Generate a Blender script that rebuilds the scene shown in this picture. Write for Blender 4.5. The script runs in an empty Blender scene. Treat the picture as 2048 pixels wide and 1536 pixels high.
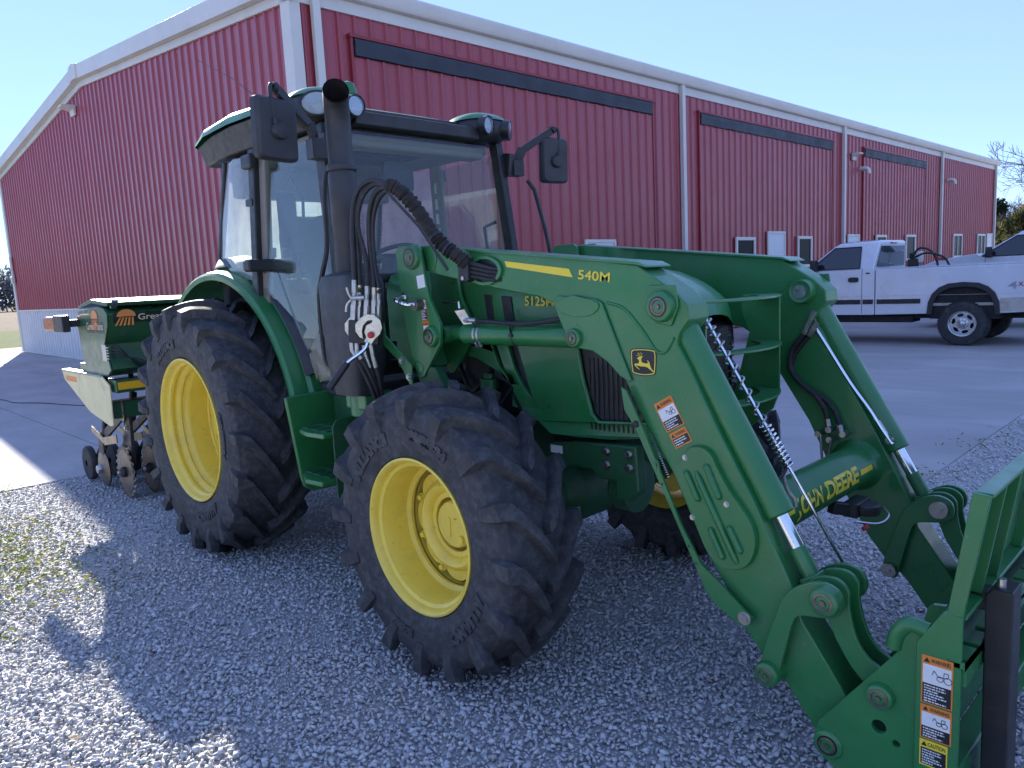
import bpy, bmesh, math, random
import numpy as np
from mathutils import Vector, Matrix
from mathutils.geometry import tessellate_polygon
R = math.radians
random.seed(7); RNG = np.random.default_rng(7)
SC = bpy.context.scene
COL = SC.collection

# ---------------------------------------------------------------- camera
def look(yaw, pitch, roll):
    y, p, r = R(yaw), R(pitch), R(roll)
    fw = Vector((math.cos(y)*math.cos(p), math.sin(y)*math.cos(p), math.sin(p)))
    rt = fw.cross(Vector((0, 0, 1))).normalized(); up = rt.cross(fw)
    r2 = rt*math.cos(r)+up*math.sin(r); u2 = -rt*math.sin(r)+up*math.cos(r)
    return Matrix(((r2.x, u2.x, -fw.x), (r2.y, u2.y, -fw.y), (r2.z, u2.z, -fw.z)))
cd = bpy.data.cameras.new('camera'); cam = bpy.data.objects.new('camera', cd); COL.objects.link(cam)
cam.matrix_world = Matrix.Translation((4.761, -2.807, 1.644)) @ look(135.537, -7.927, -2.936).to_4x4()
cd.sensor_width = 36; cd.lens = 36*1493.4/2048; cd.clip_start = .05; cd.clip_end = 5000
SC.camera = cam

# ---------------------------------------------------------------- sky and sun
SUN = Vector((-2.20, .625, 1.0)).normalized()          # towards the sun
EL = math.asin(SUN.z); AZ = math.atan2(SUN.x, SUN.y)    # azimuth from +y, clockwise
w = bpy.data.worlds.new('World'); SC.world = w; w.use_nodes = True
nt = w.node_tree; bg = nt.nodes['Background']
sky = nt.nodes.new('ShaderNodeTexSky'); sky.sky_type = 'NISHITA'; sky.sun_disc = False
sky.sun_elevation = EL; sky.sun_rotation = AZ; sky.altitude = 200; sky.air_density = .75; sky.dust_density = 0; sky.ozone_density = 3.0
hz = nt.nodes.new('ShaderNodeMix'); hz.data_type = 'RGBA'; hz.inputs[0].default_value = .74      # even winter-blue scatter over the whole dome
nt.links.new(sky.outputs[0], hz.inputs[6]); hz.inputs[7].default_value = (.92, 1.32, 2.9, 1)
nt.links.new(hz.outputs[2], bg.inputs[0]); bg.inputs[1].default_value = .07
sl = bpy.data.lights.new('sun', 'SUN'); sl.energy = 2.3; sl.angle = R(.53); sl.color = (1.0, .93, .82)
so = bpy.data.objects.new('sun', sl); COL.objects.link(so)
so.rotation_euler = (-SUN).to_track_quat('-Z', 'Y').to_euler(); so.location = (-20, 6, 20)
vs = SC.view_settings; vs.view_transform = 'Standard'; vs.look = 'None'; vs.gamma = 1; vs.use_curve_mapping = False
vs.exposure = 2.7
SC.cycles.max_bounces = 8; SC.cycles.transparent_max_bounces = 16; SC.cycles.use_denoising = True
SC.cycles.caustics_reflective = False; SC.cycles.caustics_refractive = False; SC.cycles.sample_clamp_indirect = 6

# ---------------------------------------------------------------- materials
MATS = {}
def nodes_of(name):
    m = bpy.data.materials.new(name); m.use_nodes = True; MATS[name] = m
    return m, m.node_tree, m.node_tree.nodes['Principled BSDF']
def noise(nt, scale, detail=4, rough=.55, vec=None, dist=0):
    n = nt.nodes.new('ShaderNodeTexNoise'); n.inputs['Scale'].default_value = scale
    n.inputs['Detail'].default_value = detail; n.inputs['Roughness'].default_value = rough; n.inputs['Distortion'].default_value = dist
    if vec is None:
        tc = nt.nodes.new('ShaderNodeTexCoord'); vec = tc.outputs['Object']
    nt.links.new(vec, n.inputs['Vector']); return n.outputs['Fac']
def ramp(nt, fac, stops):
    r = nt.nodes.new('ShaderNodeValToRGB'); e = r.color_ramp.elements
    while len(e) < len(stops): e.new(.5)
    for k, (p, c) in enumerate(stops):
        e[k].position = p; e[k].color = (*c, 1) if not isinstance(c, (int, float)) else (c, c, c, 1)
    nt.links.new(fac, r.inputs['Fac']); return r.outputs['Color']
def mixc(nt, fac, a, b, blend='MIX'):
    m = nt.nodes.new('ShaderNodeMix'); m.data_type = 'RGBA'; m.blend_type = blend
    for k, x in ((0, fac), (6, a), (7, b)):
        if hasattr(x, 'is_output'): nt.links.new(x, m.inputs[k])
        elif k == 0: m.inputs[0].default_value = x
        else: m.inputs[k].default_value = (*x, 1)
    return m.outputs[2]
def bump(nt, b, h, strength, dist):
    n = nt.nodes.new('ShaderNodeBump'); n.inputs['Strength'].default_value = strength; n.inputs['Distance'].default_value = dist
    nt.links.new(h, n.inputs['Height']); nt.links.new(n.outputs[0], b.inputs['Normal'])
def mat(name, c, rough=.5, metal=0, var=.12, scale=6, dirt=None, dirtamt=.3, dscale=9, coat=0, bmp=0, bscale=60, spec=.5, rvar=.12, dlo=.5, dhi=.72, speck=0):
    """painted / cast / rubber surface: tone drift, optional dirt patches, gloss variation, fine relief"""
    m, nt, b = nodes_of(name)
    f = noise(nt, scale, 5)
    lo = tuple(x*(1-var) for x in c); hi = tuple(min(1, x*(1+var)) for x in c)
    col = ramp(nt, f, [(.3, lo), (.7, hi)])
    if dirt:
        d = ramp(nt, noise(nt, dscale, 8, .68, dist=.3), [(dlo, 0.0), (dhi, dirtamt)])
        col = mixc(nt, d, col, dirt)
    if speck:
        col = mixc(nt, ramp(nt, noise(nt, speck, 3, .5), [(.66, 0.0), (.74, .5)]), col, dirt)
    nt.links.new(col, b.inputs['Base Color'])
    rr = ramp(nt, noise(nt, scale*2.3, 6, .6), [(.3, max(.02, rough-rvar)), (.7, min(1, rough+rvar))])
    nt.links.new(rr, b.inputs['Roughness'])
    b.inputs['Metallic'].default_value = metal; b.inputs['Specular IOR Level'].default_value = spec
    b.inputs['Coat Weight'].default_value = coat; b.inputs['Coat Roughness'].default_value = .08
    if bmp: bump(nt, b, noise(nt, bscale, 6, .6), bmp, .004)
    return m
mat('green', (.020, .165, .045), .40, var=.12, scale=2.2, dirt=(.15, .17, .13), dirtamt=.30, dscale=4, coat=.25, bmp=.03, bscale=160, rvar=.16, dlo=.45, dhi=.8, speck=75)
mat('green_dark', (.014, .090, .032), .5, var=.15, scale=4, dirt=(.09, .095, .08), dirtamt=.35, dscale=7, bmp=.05, bscale=150, speck=60)
mat('grease', (.014, .012, .010), .35, var=.4, scale=40)
mat('drill_green', (.016, .085, .034), .36, var=.12, scale=4, dirt=(.12, .13, .11), dirtamt=.25, coat=.3)
mat('yellow', (.80, .60, .075), .42, var=.06, scale=4, dirt=(.30, .24, .12), dirtamt=.40, dscale=9, coat=.15, dlo=.5, dhi=.8, speck=55)
mat('decal_yellow', (.80, .60, .04), .45, var=.03)
mat('decal_orange', (.72, .22, .03), .5, var=.04)
mat('decal_white', (.72, .72, .70), .5, var=.05, scale=40)
mat('decal_black', (.010, .012, .016), .45, var=.1)
mat('rubber', (.036, .037, .040), .70, var=.25, scale=5, dirt=(.22, .22, .22), dirtamt=.34, dscale=22, bmp=.25, bscale=90, spec=.35, dlo=.46, dhi=.78)
mat('rubber_dusty', (.040, .041, .043), .8, var=.2, scale=9, dirt=(.15, .145, .135), dirtamt=.4, dscale=14, bmp=.2, bscale=120, spec=.3)
mat('hose', (.014, .014, .016), .5, var=.2, scale=30, dirt=(.08, .08, .08), dirtamt=.2, dscale=30)
mat('plastic', (.016, .017, .019), .48, var=.15, scale=8, dirt=(.09, .09, .09), dirtamt=.16, dscale=8, bmp=.08, bscale=300)
mat('shroud', (.030, .031, .035), .55, var=.12, scale=6, dirt=(.10, .10, .10), dirtamt=.2, dscale=6, bmp=.08, bscale=260)
mat('sleeve', (.018, .015, .013), .8, var=.3, scale=25, dirt=(.10, .08, .06), dirtamt=.3, dscale=20, bmp=.4, bscale=60)
mat('black_steel', (.020, .020, .022), .5, var=.2, scale=7, dirt=(.11, .085, .06), dirtamt=.35, dscale=8, bmp=.1, bscale=80)
mat('engine', (.016, .018, .019), .65, var=.4, scale=9, dirt=(.07, .065, .055), dirtamt=.5, bmp=.3, bscale=40)
mat('chrome', (.72, .73, .75), .12, 1, var=.05, rvar=.05)
mat('steel', (.46, .46, .46), .36, 1, var=.15, scale=20, dirt=(.20, .17, .13), dirtamt=.4, dscale=25)
mat('zinc', (.58, .55, .47), .32, 1, var=.15, scale=18, dirt=(.30, .27, .2), dirtamt=.3, dscale=25)
mat('pin_steel', (.20, .17, .14), .42, .8, var=.3, scale=30, dirt=(.06, .05, .04), dirtamt=.6, dscale=30)
mat('disc_steel', (.18, .15, .12), .45, .75, var=.25, scale=10, dirt=(.16, .12, .08), dirtamt=.6, dscale=12)
mat('tan_steel', (.40, .31, .19), .5, .3, var=.15, dirt=(.2, .15, .1), dirtamt=.4)
mat('red_knob', (.45, .02, .03), .4)
mat('interior', (.20, .18, .15), .8, var=.08)
mat('interior_dark', (.035, .036, .04), .7)
mat('seat_cloth', (.045, .048, .055), .85)
mat('cream_panel', (.64, .58, .32), .5, var=.08, scale=3, dirt=(.25, .24, .17), dirtamt=.5, dscale=7)
mat('reflector_yellow', (.72, .38, .02), .35)

mat('wall_red_trim', (.25, .020, .028), .45, var=.05, scale=.6)
mat('wall_white', (.60, .60, .60), .45, var=.05, scale=.8, dirt=(.40, .37, .32), dirtamt=.3, dscale=1.5)
mat('trim_white', (.62, .59, .53), .45, var=.04, scale=.7, dirt=(.40, .38, .33), dirtamt=.25, dscale=2)
mat('roof', (.55, .56, .56), .35, .3, var=.05)
mat('seal', (.020, .026, .034), .55, var=.2, scale=1.2, bmp=.3, bscale=5)
mat('door_white', (.62, .63, .64), .5, var=.03)
mat('room_dark', (.02, .02, .022), .8)
mat('truck_white', (.62, .64, .68), .22, var=.03, scale=1.5, dirt=(.42, .38, .32), dirtamt=.22, dscale=2.5, coat=.6)
mat('truck_dirty', (.46, .43, .37), .6, var=.15, scale=4, dirt=(.30, .24, .17), dirtamt=.6, dscale=6)
mat('truck_trim', (.020, .021, .023), .55, var=.1)
mat('alloy', (.55, .55, .56), .25, .9, var=.08, scale=12)
mat('underbody', (.018, .017, .016), .8, var=.3)
mat('tail_red', (.30, .02, .02), .25)
mat('bark', (.10, .085, .07), .9, var=.3, scale=6, bmp=.5, bscale=12)
mat('amber', (.36, .09, .02), .3, var=.2, scale=60)

def glass(name, tint, dust, dustcol, rough=.0, refl=1.0, dscale=3):
    """thin sheet of window glass: clear with Fresnel mirror and a film of dust that scatters light"""
    m = bpy.data.materials.new(name); m.use_nodes = True; MATS[name] = m; nt = m.node_tree; nt.nodes.clear()
    out = nt.nodes.new('ShaderNodeOutputMaterial'); tr = nt.nodes.new('ShaderNodeBsdfTransparent'); tr.inputs[0].default_value = (*tint, 1)
    gl = nt.nodes.new('ShaderNodeBsdfGlossy'); gl.inputs['Roughness'].default_value = rough
    lw = nt.nodes.new('ShaderNodeLayerWeight'); lw.inputs[0].default_value = .5; pw = nt.nodes.new('ShaderNodeMath'); pw.operation = 'POWER'; pw.inputs[1].default_value = 4.5
    nt.links.new(lw.outputs['Facing'], pw.inputs[0])
    mu = nt.nodes.new('ShaderNodeMath'); mu.operation = 'MULTIPLY_ADD'; mu.inputs[1].default_value = .85*refl; mu.inputs[2].default_value = .06*refl; mu.use_clamp = True
    nt.links.new(pw.outputs[0], mu.inputs[0])
    mx = nt.nodes.new('ShaderNodeMixShader'); nt.links.new(mu.outputs[0], mx.inputs[0]); nt.links.new(tr.outputs[0], mx.inputs[1]); nt.links.new(gl.outputs[0], mx.inputs[2])
    if dust:
        df = nt.nodes.new('ShaderNodeBsdfDiffuse'); df.inputs[0].default_value = (*dustcol, 1)
        tl = nt.nodes.new('ShaderNodeBsdfTranslucent'); tl.inputs[0].default_value = (*dustcol, 1)
        ad = nt.nodes.new('ShaderNodeMixShader'); ad.inputs[0].default_value = .5
        nt.links.new(df.outputs[0], ad.inputs[1]); nt.links.new(tl.outputs[0], ad.inputs[2])
        d = ramp(nt, noise(nt, dscale, 7, .65), [(.3, dust*.6), (.75, dust*1.5)])
        m2 = nt.nodes.new('ShaderNodeMixShader'); nt.links.new(d, m2.inputs[0]); nt.links.new(mx.outputs[0], m2.inputs[1]); nt.links.new(ad.outputs[0], m2.inputs[2]); mx = m2
    nt.links.new(mx.outputs[0], out.inputs[0]); return m
glass('cab_glass', (.84, .93, .90), .035, (.55, .58, .58))
glass('rear_glass', (.80, .90, .88), .32, (.72, .76, .74))
glass('window_glass', (.55, .60, .62), .02, (.4, .4, .4), refl=1.3)
glass('truck_glass', (.28, .32, .32), .02, (.4, .4, .4), refl=1.3)
glass('lens', (.80, .82, .84), .10, (.7, .7, .72))

def wall_paint():
    m, nt, b = nodes_of('wall_red'); tc = nt.nodes.new('ShaderNodeTexCoord'); mp = nt.nodes.new('ShaderNodeMapping'); mp.inputs['Scale'].default_value = (3, 3, .12)
    oi = nt.nodes.new('ShaderNodeObjectInfo')
    nt.links.new(tc.outputs['Object'], mp.inputs[0])
    c = ramp(nt, noise(nt, 1.0, 6, .6, mp.outputs[0]), [(.3, (.30, .034, .044)), (.7, (.36, .046, .060))])
    c = mixc(nt, ramp(nt, oi.outputs['Random'], [(0, 0.0), (1, .22)]), c, (.27, .030, .042))
    nt.links.new(c, b.inputs['Base Color'])
    nt.links.new(ramp(nt, noise(nt, 1.3, 5, .6), [(.3, .32), (.7, .48)]), b.inputs['Roughness'])
    bump(nt, b, noise(nt, 2.2, 3, .5), .10, .02); b.inputs['Coat Weight'].default_value = .35; b.inputs['Coat Roughness'].default_value = .22
wall_paint()

# ---------------------------------------------------------------- mesh building
def spl(pts, n=8):
    """Catmull-Rom through pts"""
    P = [Vector(p) for p in pts]; P = [P[0]*2-P[1]]+P+[P[-1]*2-P[-2]]; o = []
    for i in range(1, len(P)-2):
        a, b, c, d = P[i-1:i+3]
        for k in range(n):
            t = k/n; o.append(.5*((2*b)+(c-a)*t+(2*a-5*b+4*c-d)*t*t+(3*b-a-3*c+d)*t**3))
    return o+[P[-2]]
def spl2(pts, n=5):
    return [(p.x, p.y) for p in spl([(a, b, 0) for a, b in pts], n)]
def arc(cx, cz, r, a0, a1, n=10):
    return [(cx+r*math.cos(R(a0+(a1-a0)*k/n)), cz+r*math.sin(R(a0+(a1-a0)*k/n))) for k in range(n+1)]
def rrect(x0, x1, z0, z1, r, n=4):
    return arc(x1-r, z1-r, r, 0, 90, n)+arc(x0+r, z1-r, r, 90, 180, n)+arc(x0+r, z0+r, r, 180, 270, n)+arc(x1-r, z0+r, r, 270, 360, n)
class MB:
    def __init__(s, sy=1): s.v = []; s.f = []; s.sy = sy
    def add(s, v, f):
        o = len(s.v); s.v += [tuple(p) for p in v]; s.f += [tuple(i+o for i in q) for q in f]; return s
    def box(s, x0, x1, y0, y1, z0, z1):
        return s.add([(x, y, z) for z in (z0, z1) for y in (y0, y1) for x in (x0, x1)],
                     [(0, 2, 3, 1), (4, 5, 7, 6), (0, 1, 5, 4), (2, 6, 7, 3), (0, 4, 6, 2), (1, 3, 7, 5)])
    def obox(s, c, M3, hx, hy, hz):
        c = Vector(c); i = len(s.v); s.box(-hx, hx, -hy, hy, -hz, hz)
        for k in range(i, i+8): s.v[k] = tuple(c+M3 @ Vector(s.v[k]))
        return s
    def bar(s, p0, p1, w, h, up=(0, 0, 1)):
        p0, p1 = Vector(p0), Vector(p1); d = p1-p0; L = d.length; d.normalize(); u = Vector(up)
        y = u.cross(d)
        if y.length < 1e-4: y = Vector((0, 1, 0)).cross(d)
        y.normalize(); z = d.cross(y)
        return s.obox((p0+p1)/2, Matrix((d, y, z)).transposed(), L/2, w/2, h/2)
    def prism(s, poly, a, b, axis='y', holes=()):
        loops = [list(poly)]+[list(h) for h in holes]; flat = [p for l in loops for p in l]; n = len(flat)
        def to(p, t): return {'y': (p[0], t, p[1]), 'x': (t, p[0], p[1]), 'z': (p[0], p[1], t)}[axis]
        tri = tessellate_polygon([[Vector((p[0], p[1], 0)) for p in l] for l in loops]) if (holes or len(poly) > 4) else None
        v = [to(p, a) for p in flat]+[to(p, b) for p in flat]; f = []
        if tri is None: f += [tuple(range(n)), tuple(range(2*n-1, n-1, -1))]
        elif not holes: f += [tuple(range(n)), tuple(range(2*n-1, n-1, -1))]
        else:
            f += [tuple(t) for t in tri]+[tuple(i+n for i in t[::-1]) for t in tri]
        o = 0
        for l in loops:
            m = len(l)
            for i in range(m):
                j = (i+1) % m; f.append((o+i, o+j, n+o+j, n+o+i))
            o += m
        return s.add(v, f)
    def tube(s, pts, r, n=8, cap=True):
        P = [Vector(p) for p in pts]; m = len(P); rr = r if isinstance(r, (list, tuple)) else [r]*m
        t0 = (P[1]-P[0]).normalized(); u = t0.orthogonal().normalized(); v = []; pt = t0
        for i, p in enumerate(P):
            t = (P[min(i+1, m-1)]-P[max(i-1, 0)]).normalized()
            ax = pt.cross(t)
            if ax.length > 1e-7: u = Matrix.Rotation(pt.angle(t), 3, ax) @ u
            u = (u-t*u.dot(t)).normalized(); w = t.cross(u); pt = t
            v += [p+(u*math.cos(2*math.pi*k/n)+w*math.sin(2*math.pi*k/n))*rr[i] for k in range(n)]
        f = [(i*n+k, i*n+(k+1) % n, (i+1)*n+(k+1) % n, (i+1)*n+k) for i in range(m-1) for k in range(n)]
        if cap: f += [tuple(range(n-1, -1, -1)), tuple((m-1)*n+k for k in range(n))]
        return s.add(v, f)
    def cyl(s, p0, p1, r, n=16, r1=None): return s.tube([p0, p1], [r, r if r1 is None else r1], n)
    def lathe(s, prof, c, axis='y', n=32, closed=False):
        """prof = (radius, offset along axis)"""
        v = []; m = len(prof); c = Vector(c)
        for k in range(n):
            a = 2*math.pi*k/n; ca, sa = math.cos(a), math.sin(a)
            for r, h in prof:
                v.append(c+Vector({'y': (r*ca, h, r*sa), 'x': (h, r*ca, r*sa), 'z': (r*ca, r*sa, h)}[axis]))
        f = []
        for k in range(n):
            j = (k+1) % n
            for i in range(m-1 if not closed else m):
                q = (i+1) % m; f.append((k*m+i, k*m+q, j*m+q, j*m+i))
        return s.add(v, f)
    def loft(s, rings, cap=True, closed=True):
        m = len(rings[0]); v = [p for r in rings for p in r]; f = []
        for i in range(len(rings)-1):
            for k in range(m if closed else m-1):
                j = (k+1) % m; f.append((i*m+k, i*m+j, (i+1)*m+j, (i+1)*m+k))
        if cap: f += [tuple(range(m-1, -1, -1)), tuple((len(rings)-1)*m+k for k in range(m))]
        return s.add(v, f)
    def hexbolt(s, c, ax, r, h, washer=True):
        c = Vector(c); ax = Vector(ax).normalized()
        if washer: s.tube([c, c+ax*.3*h], r*1.45, 14)
        s.tube([c, c+ax*h], r, 6); return s
    def build(s, name, m, parent=None, bevel=0, smooth=True, angle=35, seg=2, matrix=None):
        me = bpy.data.meshes.new(name); v = s.v if s.sy == 1 else [(x, -y, z) for x, y, z in s.v]
        me.from_pydata(v, [], s.f)
        bm = bmesh.new(); bm.from_mesh(me); bmesh.ops.recalc_face_normals(bm, faces=bm.faces); bm.to_mesh(me); bm.free()
        if smooth:
            me.polygons.foreach_set('use_smooth', [True]*len(me.polygons)); me.set_sharp_from_angle(angle=R(angle))
        me.materials.append(MATS[m] if isinstance(m, str) else m)
        o = bpy.data.objects.new(name, me); COL.objects.link(o)
        if parent: o.parent = parent
        if matrix is not None: o.matrix_local = matrix
        if bevel:
            b = o.modifiers.new('edge', 'BEVEL'); b.width = bevel; b.segments = seg; b.limit_method = 'ANGLE'; b.angle_limit = R(38); b.use_clamp_overlap = True; b.harden_normals = True
        return o
def thing(name, label, cat, loc=(0, 0, 0), rz=0, group=None):
    o = bpy.data.objects.new(name, None); COL.objects.link(o); o.location = loc; o.rotation_euler = (0, 0, rz)
    o.empty_display_size = .2; return tag(o, label, cat, group)
def tag(o, label, cat, group=None, kind=None):
    o['label'] = label; o['category'] = cat
    if group: o['group'] = group
    if kind: o['kind'] = kind
    return o
def struct(o): o['kind'] = 'structure'; return o
def lab(o, t): o['label'] = t; return o
def place(o, loc, parent):
    o.parent = parent; o.location = loc; return o
def clone(o, parent=None, **kw):
    c = o.copy(); COL.objects.link(c); c.parent = parent
    for ch in list(o.children): clone(ch, c)
    for k, v_ in kw.items(): setattr(c, k, v_)
    return c
def lettering(text, size, depth=.002, space=1.0, bold=0.0, shear=0.0):
    """mesh of a line of letters lying in its own xy plane, left end at 0"""
    cu = bpy.data.curves.new('letters', 'FONT'); cu.body = text; cu.size = size; cu.extrude = depth/2; cu.space_character = space; cu.offset = bold; cu.shear = shear
    cu.resolution_u = 3; ob = bpy.data.objects.new('letters', cu); COL.objects.link(ob)
    dg = bpy.context.evaluated_depsgraph_get(); me = bpy.data.meshes.new_from_object(ob.evaluated_get(dg))
    v = [tuple(p.co) for p in me.vertices]; f = [tuple(p.vertices) for p in me.polygons]
    bpy.data.objects.remove(ob); bpy.data.curves.remove(cu); bpy.data.meshes.remove(me); return v, f
def letters_on(text, name, m, origin, ex, ey, height, width=None, parent=None, depth=.002, bold=.0, shear=0, space=1.0):
    """letters on a plane: ex = reading direction, ey = up; height = cap height, width = total length"""
    v, f = lettering(text, 1.0, .0, space, bold, shear)
    x0 = min(p[0] for p in v); x1 = max(p[0] for p in v); y0 = min(p[1] for p in v); y1 = max(p[1] for p in v)
    sy = height/(y1-y0); sx = width/(x1-x0) if width else sy
    ex = Vector(ex).normalized(); ey = Vector(ey); ey = (ey-ex*ey.dot(ex)).normalized(); n = ex.cross(ey); o = Vector(origin)
    mb = MB(); mb.add([o+ex*(p[0]-x0)*sx+ey*(p[1]-y0)*sy+n*(depth*.5) for p in v], f)
    ob = mb.build(name, m, parent, smooth=False); return ob

# ================================================================ ground
def grid_sheet(name, x0, x1, y0, y1, z, m, n=1):
    mb = MB(); mb.add([(x0, y0, z), (x1, y0, z), (x1, y1, z), (x0, y1, z)], [(0, 1, 2, 3)]); return struct(mb.build(name, m, smooth=False))
def ground_mat(name, cols, scale, bscale, bs, bd, scale2=None):
    m, nt, b = nodes_of(name)
    col = ramp(nt, noise(nt, scale, 9, .7), [(.28, cols[0]), (.5, cols[1]), (.72, cols[2])])
    if scale2:
        col = mixc(nt, ramp(nt, noise(nt, scale2, 4), [(.35, 0.0), (.65, .55)]), col, cols[3])
    nt.links.new(col, b.inputs['Base Color']); b.inputs['Roughness'].default_value = .95; b.inputs['Specular IOR Level'].default_value = .05
    bump(nt, b, noise(nt, bscale, 8, .7), bs, bd); return m
ground_mat('field_soil', [(.07, .055, .04), (.12, .095, .068), (.17, .14, .10), (.09, .065, .05)], 1.2, 2, .3, .2, .04)
ground_mat('lawn_grass', [(.02, .045, .008), (.04, .08, .014), (.09, .11, .03), (.06, .075, .02)], 3, 12, .3, .08, .3)
ground_mat('gravel_bed', [(.36, .36, .365), (.50, .50, .495), (.60, .595, .58)], 38, 45, 1.0, .02)
def concrete_mat():
    m, nt, b = nodes_of('concrete')
    tc = nt.nodes.new('ShaderNodeTexCoord'); mp = nt.nodes.new('ShaderNodeMapping'); mp.inputs['Scale'].default_value = (.55, 1.3, 1)
    mp.inputs['Rotation'].default_value = (0, 0, .3)
    nt.links.new(tc.outputs['Object'], mp.inputs[0])
    c = ramp(nt, noise(nt, .9, 8, .62, mp.outputs[0], .6), [(.3, (.28, .272, .262)), (.55, (.35, .342, .33)), (.75, (.42, .41, .395))])
    sp = ramp(nt, noise(nt, 7, 3, .5, tc.outputs['Object']), [(.68, 0.0), (.74, .6)])
    c = mixc(nt, sp, c, (.17, .165, .16))
    c = mixc(nt, ramp(nt, noise(nt, .45, 6, .6, tc.outputs['Object'], .8), [(.42, 0.0), (.7, .45)]), c, (.26, .255, .25))
    nt.links.new(c, b.inputs['Base Color']); b.inputs['Roughness'].default_value = .78
    bump(nt, b, noise(nt, 90, 8, .7, tc.outputs['Object']), .25, .004)
concrete_mat()
grid_sheet('ground', -2500, 2500, -2500, 2500, -.10, 'field_soil')
grid_sheet('lawn', -55, -30.4, -80, 120, -.05, 'lawn_grass')
grid_sheet('gravel_bed', -30.0, 45, -40, 60, -.018, 'gravel_bed')
apron = struct(MB().prism([(-30.4, -9), (-3.16, -9), (-3.16, 2.19), (3.02, 2.19), (3.02, 46), (-30.4, 46)], -.09, -.028, 'z').build('concrete_apron', 'concrete', smooth=False))
apron.data.materials[0] = MATS['gravel_bed']
def slab(x0, x1, y0, y1):
    g = .006
    MB().box(x0+g, x1-g, y0+g, y1-g, -.12, -.004).build('slab', 'concrete', apron, bevel=.006)
xs = [-30.4, -26, -21.5, -17, -12.4, -7.8, -3.15]
for i in range(6):
    for y0, y1 in ((-9, -4.6), (-4.6, -.30), (-.30, 3.4)): slab(xs[i], xs[i+1], y0, y1)
slab(-5.9, -3.15, 3.4, 7.5)
for y0, y1 in ((2.2, 7.5), (7.5, 12.2), (12.2, 17), (17, 22), (22, 27), (27, 33), (33, 39), (39, 46)):
    for x0, x1 in ((-3.15, 3.03),): slab(x0, x1, y0, y1)
    if y0 > 3: slab(-7.3, -3.15, y0, y1)

# ---- crushed stone
def stone_shape(k):
    rs = np.random.default_rng(100+k); bm = bmesh.new()
    P = rs.normal(size=(11, 3)); P /= np.linalg.norm(P, axis=1)[:, None]; P *= rs.uniform(.72, 1.08, (11, 1)); P *= np.array([1.0, .76, .46])
    vv = [bm.verts.new(p) for p in P]; r = bmesh.ops.convex_hull(bm, input=vv)
    for v in [g for g in bm.verts if not g.link_faces]: bm.verts.remove(v)
    bmesh.ops.triangulate(bm, faces=bm.faces); bm.verts.ensure_lookup_table(); bm.verts.index_update()
    V = np.array([v.co[:] for v in bm.verts]); F = np.array([[v.index for v in f.verts] for f in bm.faces]); bm.free(); return V, F
SHAPES = [stone_shape(k) for k in range(14)]
def stones(name, cells, smin, smax, m, zj=.006, parent=None):
    n = len(cells); which = RNG.integers(0, len(SHAPES), n); VV = []; FF = []; off = 0
    for k, (V, F) in enumerate(SHAPES):
        idx = np.nonzero(which == k)[0]; c = len(idx)
        if not c: continue
        s = smin+(smax-smin)*RNG.random(c)**1.9
        q = RNG.normal(size=(c, 4)); q[:, 1:3] *= .32; q /= np.linalg.norm(q, axis=1)[:, None]; a, b, cc, d = q.T
        Rm = np.stack([np.stack([1-2*(cc*cc+d*d), 2*(b*cc-a*d), 2*(b*d+a*cc)], -1), np.stack([2*(b*cc+a*d), 1-2*(b*b+d*d), 2*(cc*d-a*b)], -1), np.stack([2*(b*d-a*cc), 2*(cc*d+a*b), 1-2*(b*b+cc*cc)], -1)], 1)
        W = np.einsum('nij,vj->nvi', Rm, V)*s[:, None, None]
        W[..., :2] += cells[idx][:, None, :]; W[..., 2] += (-.010+RNG.random(c)*zj*1.6)[:, None]
        VV.append(W.reshape(-1, 3)); nv = len(V)
        FF.append((F[None]+(off+np.arange(c)*nv)[:, None, None]).reshape(-1, 3)); off += c*nv
    V = np.concatenate(VV); F = np.concatenate(FF); me = bpy.data.meshes.new(name)
    me.vertices.add(len(V)); me.vertices.foreach_set('co', V.astype(np.float32).ravel())
    me.loops.add(F.size); me.loops.foreach_set('vertex_index', F.astype(np.int32).ravel())
    me.polygons.add(len(F)); me.polygons.foreach_set('loop_start', (np.arange(len(F))*3).astype(np.int32))
    me.update(calc_edges=True); me.validate()
    me.materials.append(MATS[m]); o = bpy.data.objects.new(name, me); COL.objects.link(o); o['kind'] = 'stuff'
    if parent: o.parent = parent
    return o
def stone_mat():
    m, nt, b = nodes_of('limestone')
    g = nt.nodes.new('ShaderNodeNewGeometry')
    c = ramp(nt, g.outputs['Random Per Island'], [(0, (.32, .32, .325)), (.2, (.46, .46, .455)), (.6, (.55, .545, .53)), (.9, (.63, .62, .59)), (1, (.46, .41, .34))])
    c = mixc(nt, .35, c, ramp(nt, noise(nt, 60, 6, .65), [(.3, .12), (.7, .62)]), 'MULTIPLY') if False else mixc(nt, ramp(nt, noise(nt, 70, 6, .7), [(.4, 0.0), (.8, .3)]), c, (.34, .335, .33))
    nt.links.new(c, b.inputs['Base Color']); b.inputs['Roughness'].default_value = .82; b.inputs['Specular IOR Level'].default_value = .3
    bump(nt, b, noise(nt, 160, 6, .7), .35, .004)
stone_mat()
CAMP = np.array([4.761, -2.807]); FWD = np.array([-.7137, .7004]); RGT = np.array([.7004, .7137])
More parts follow.
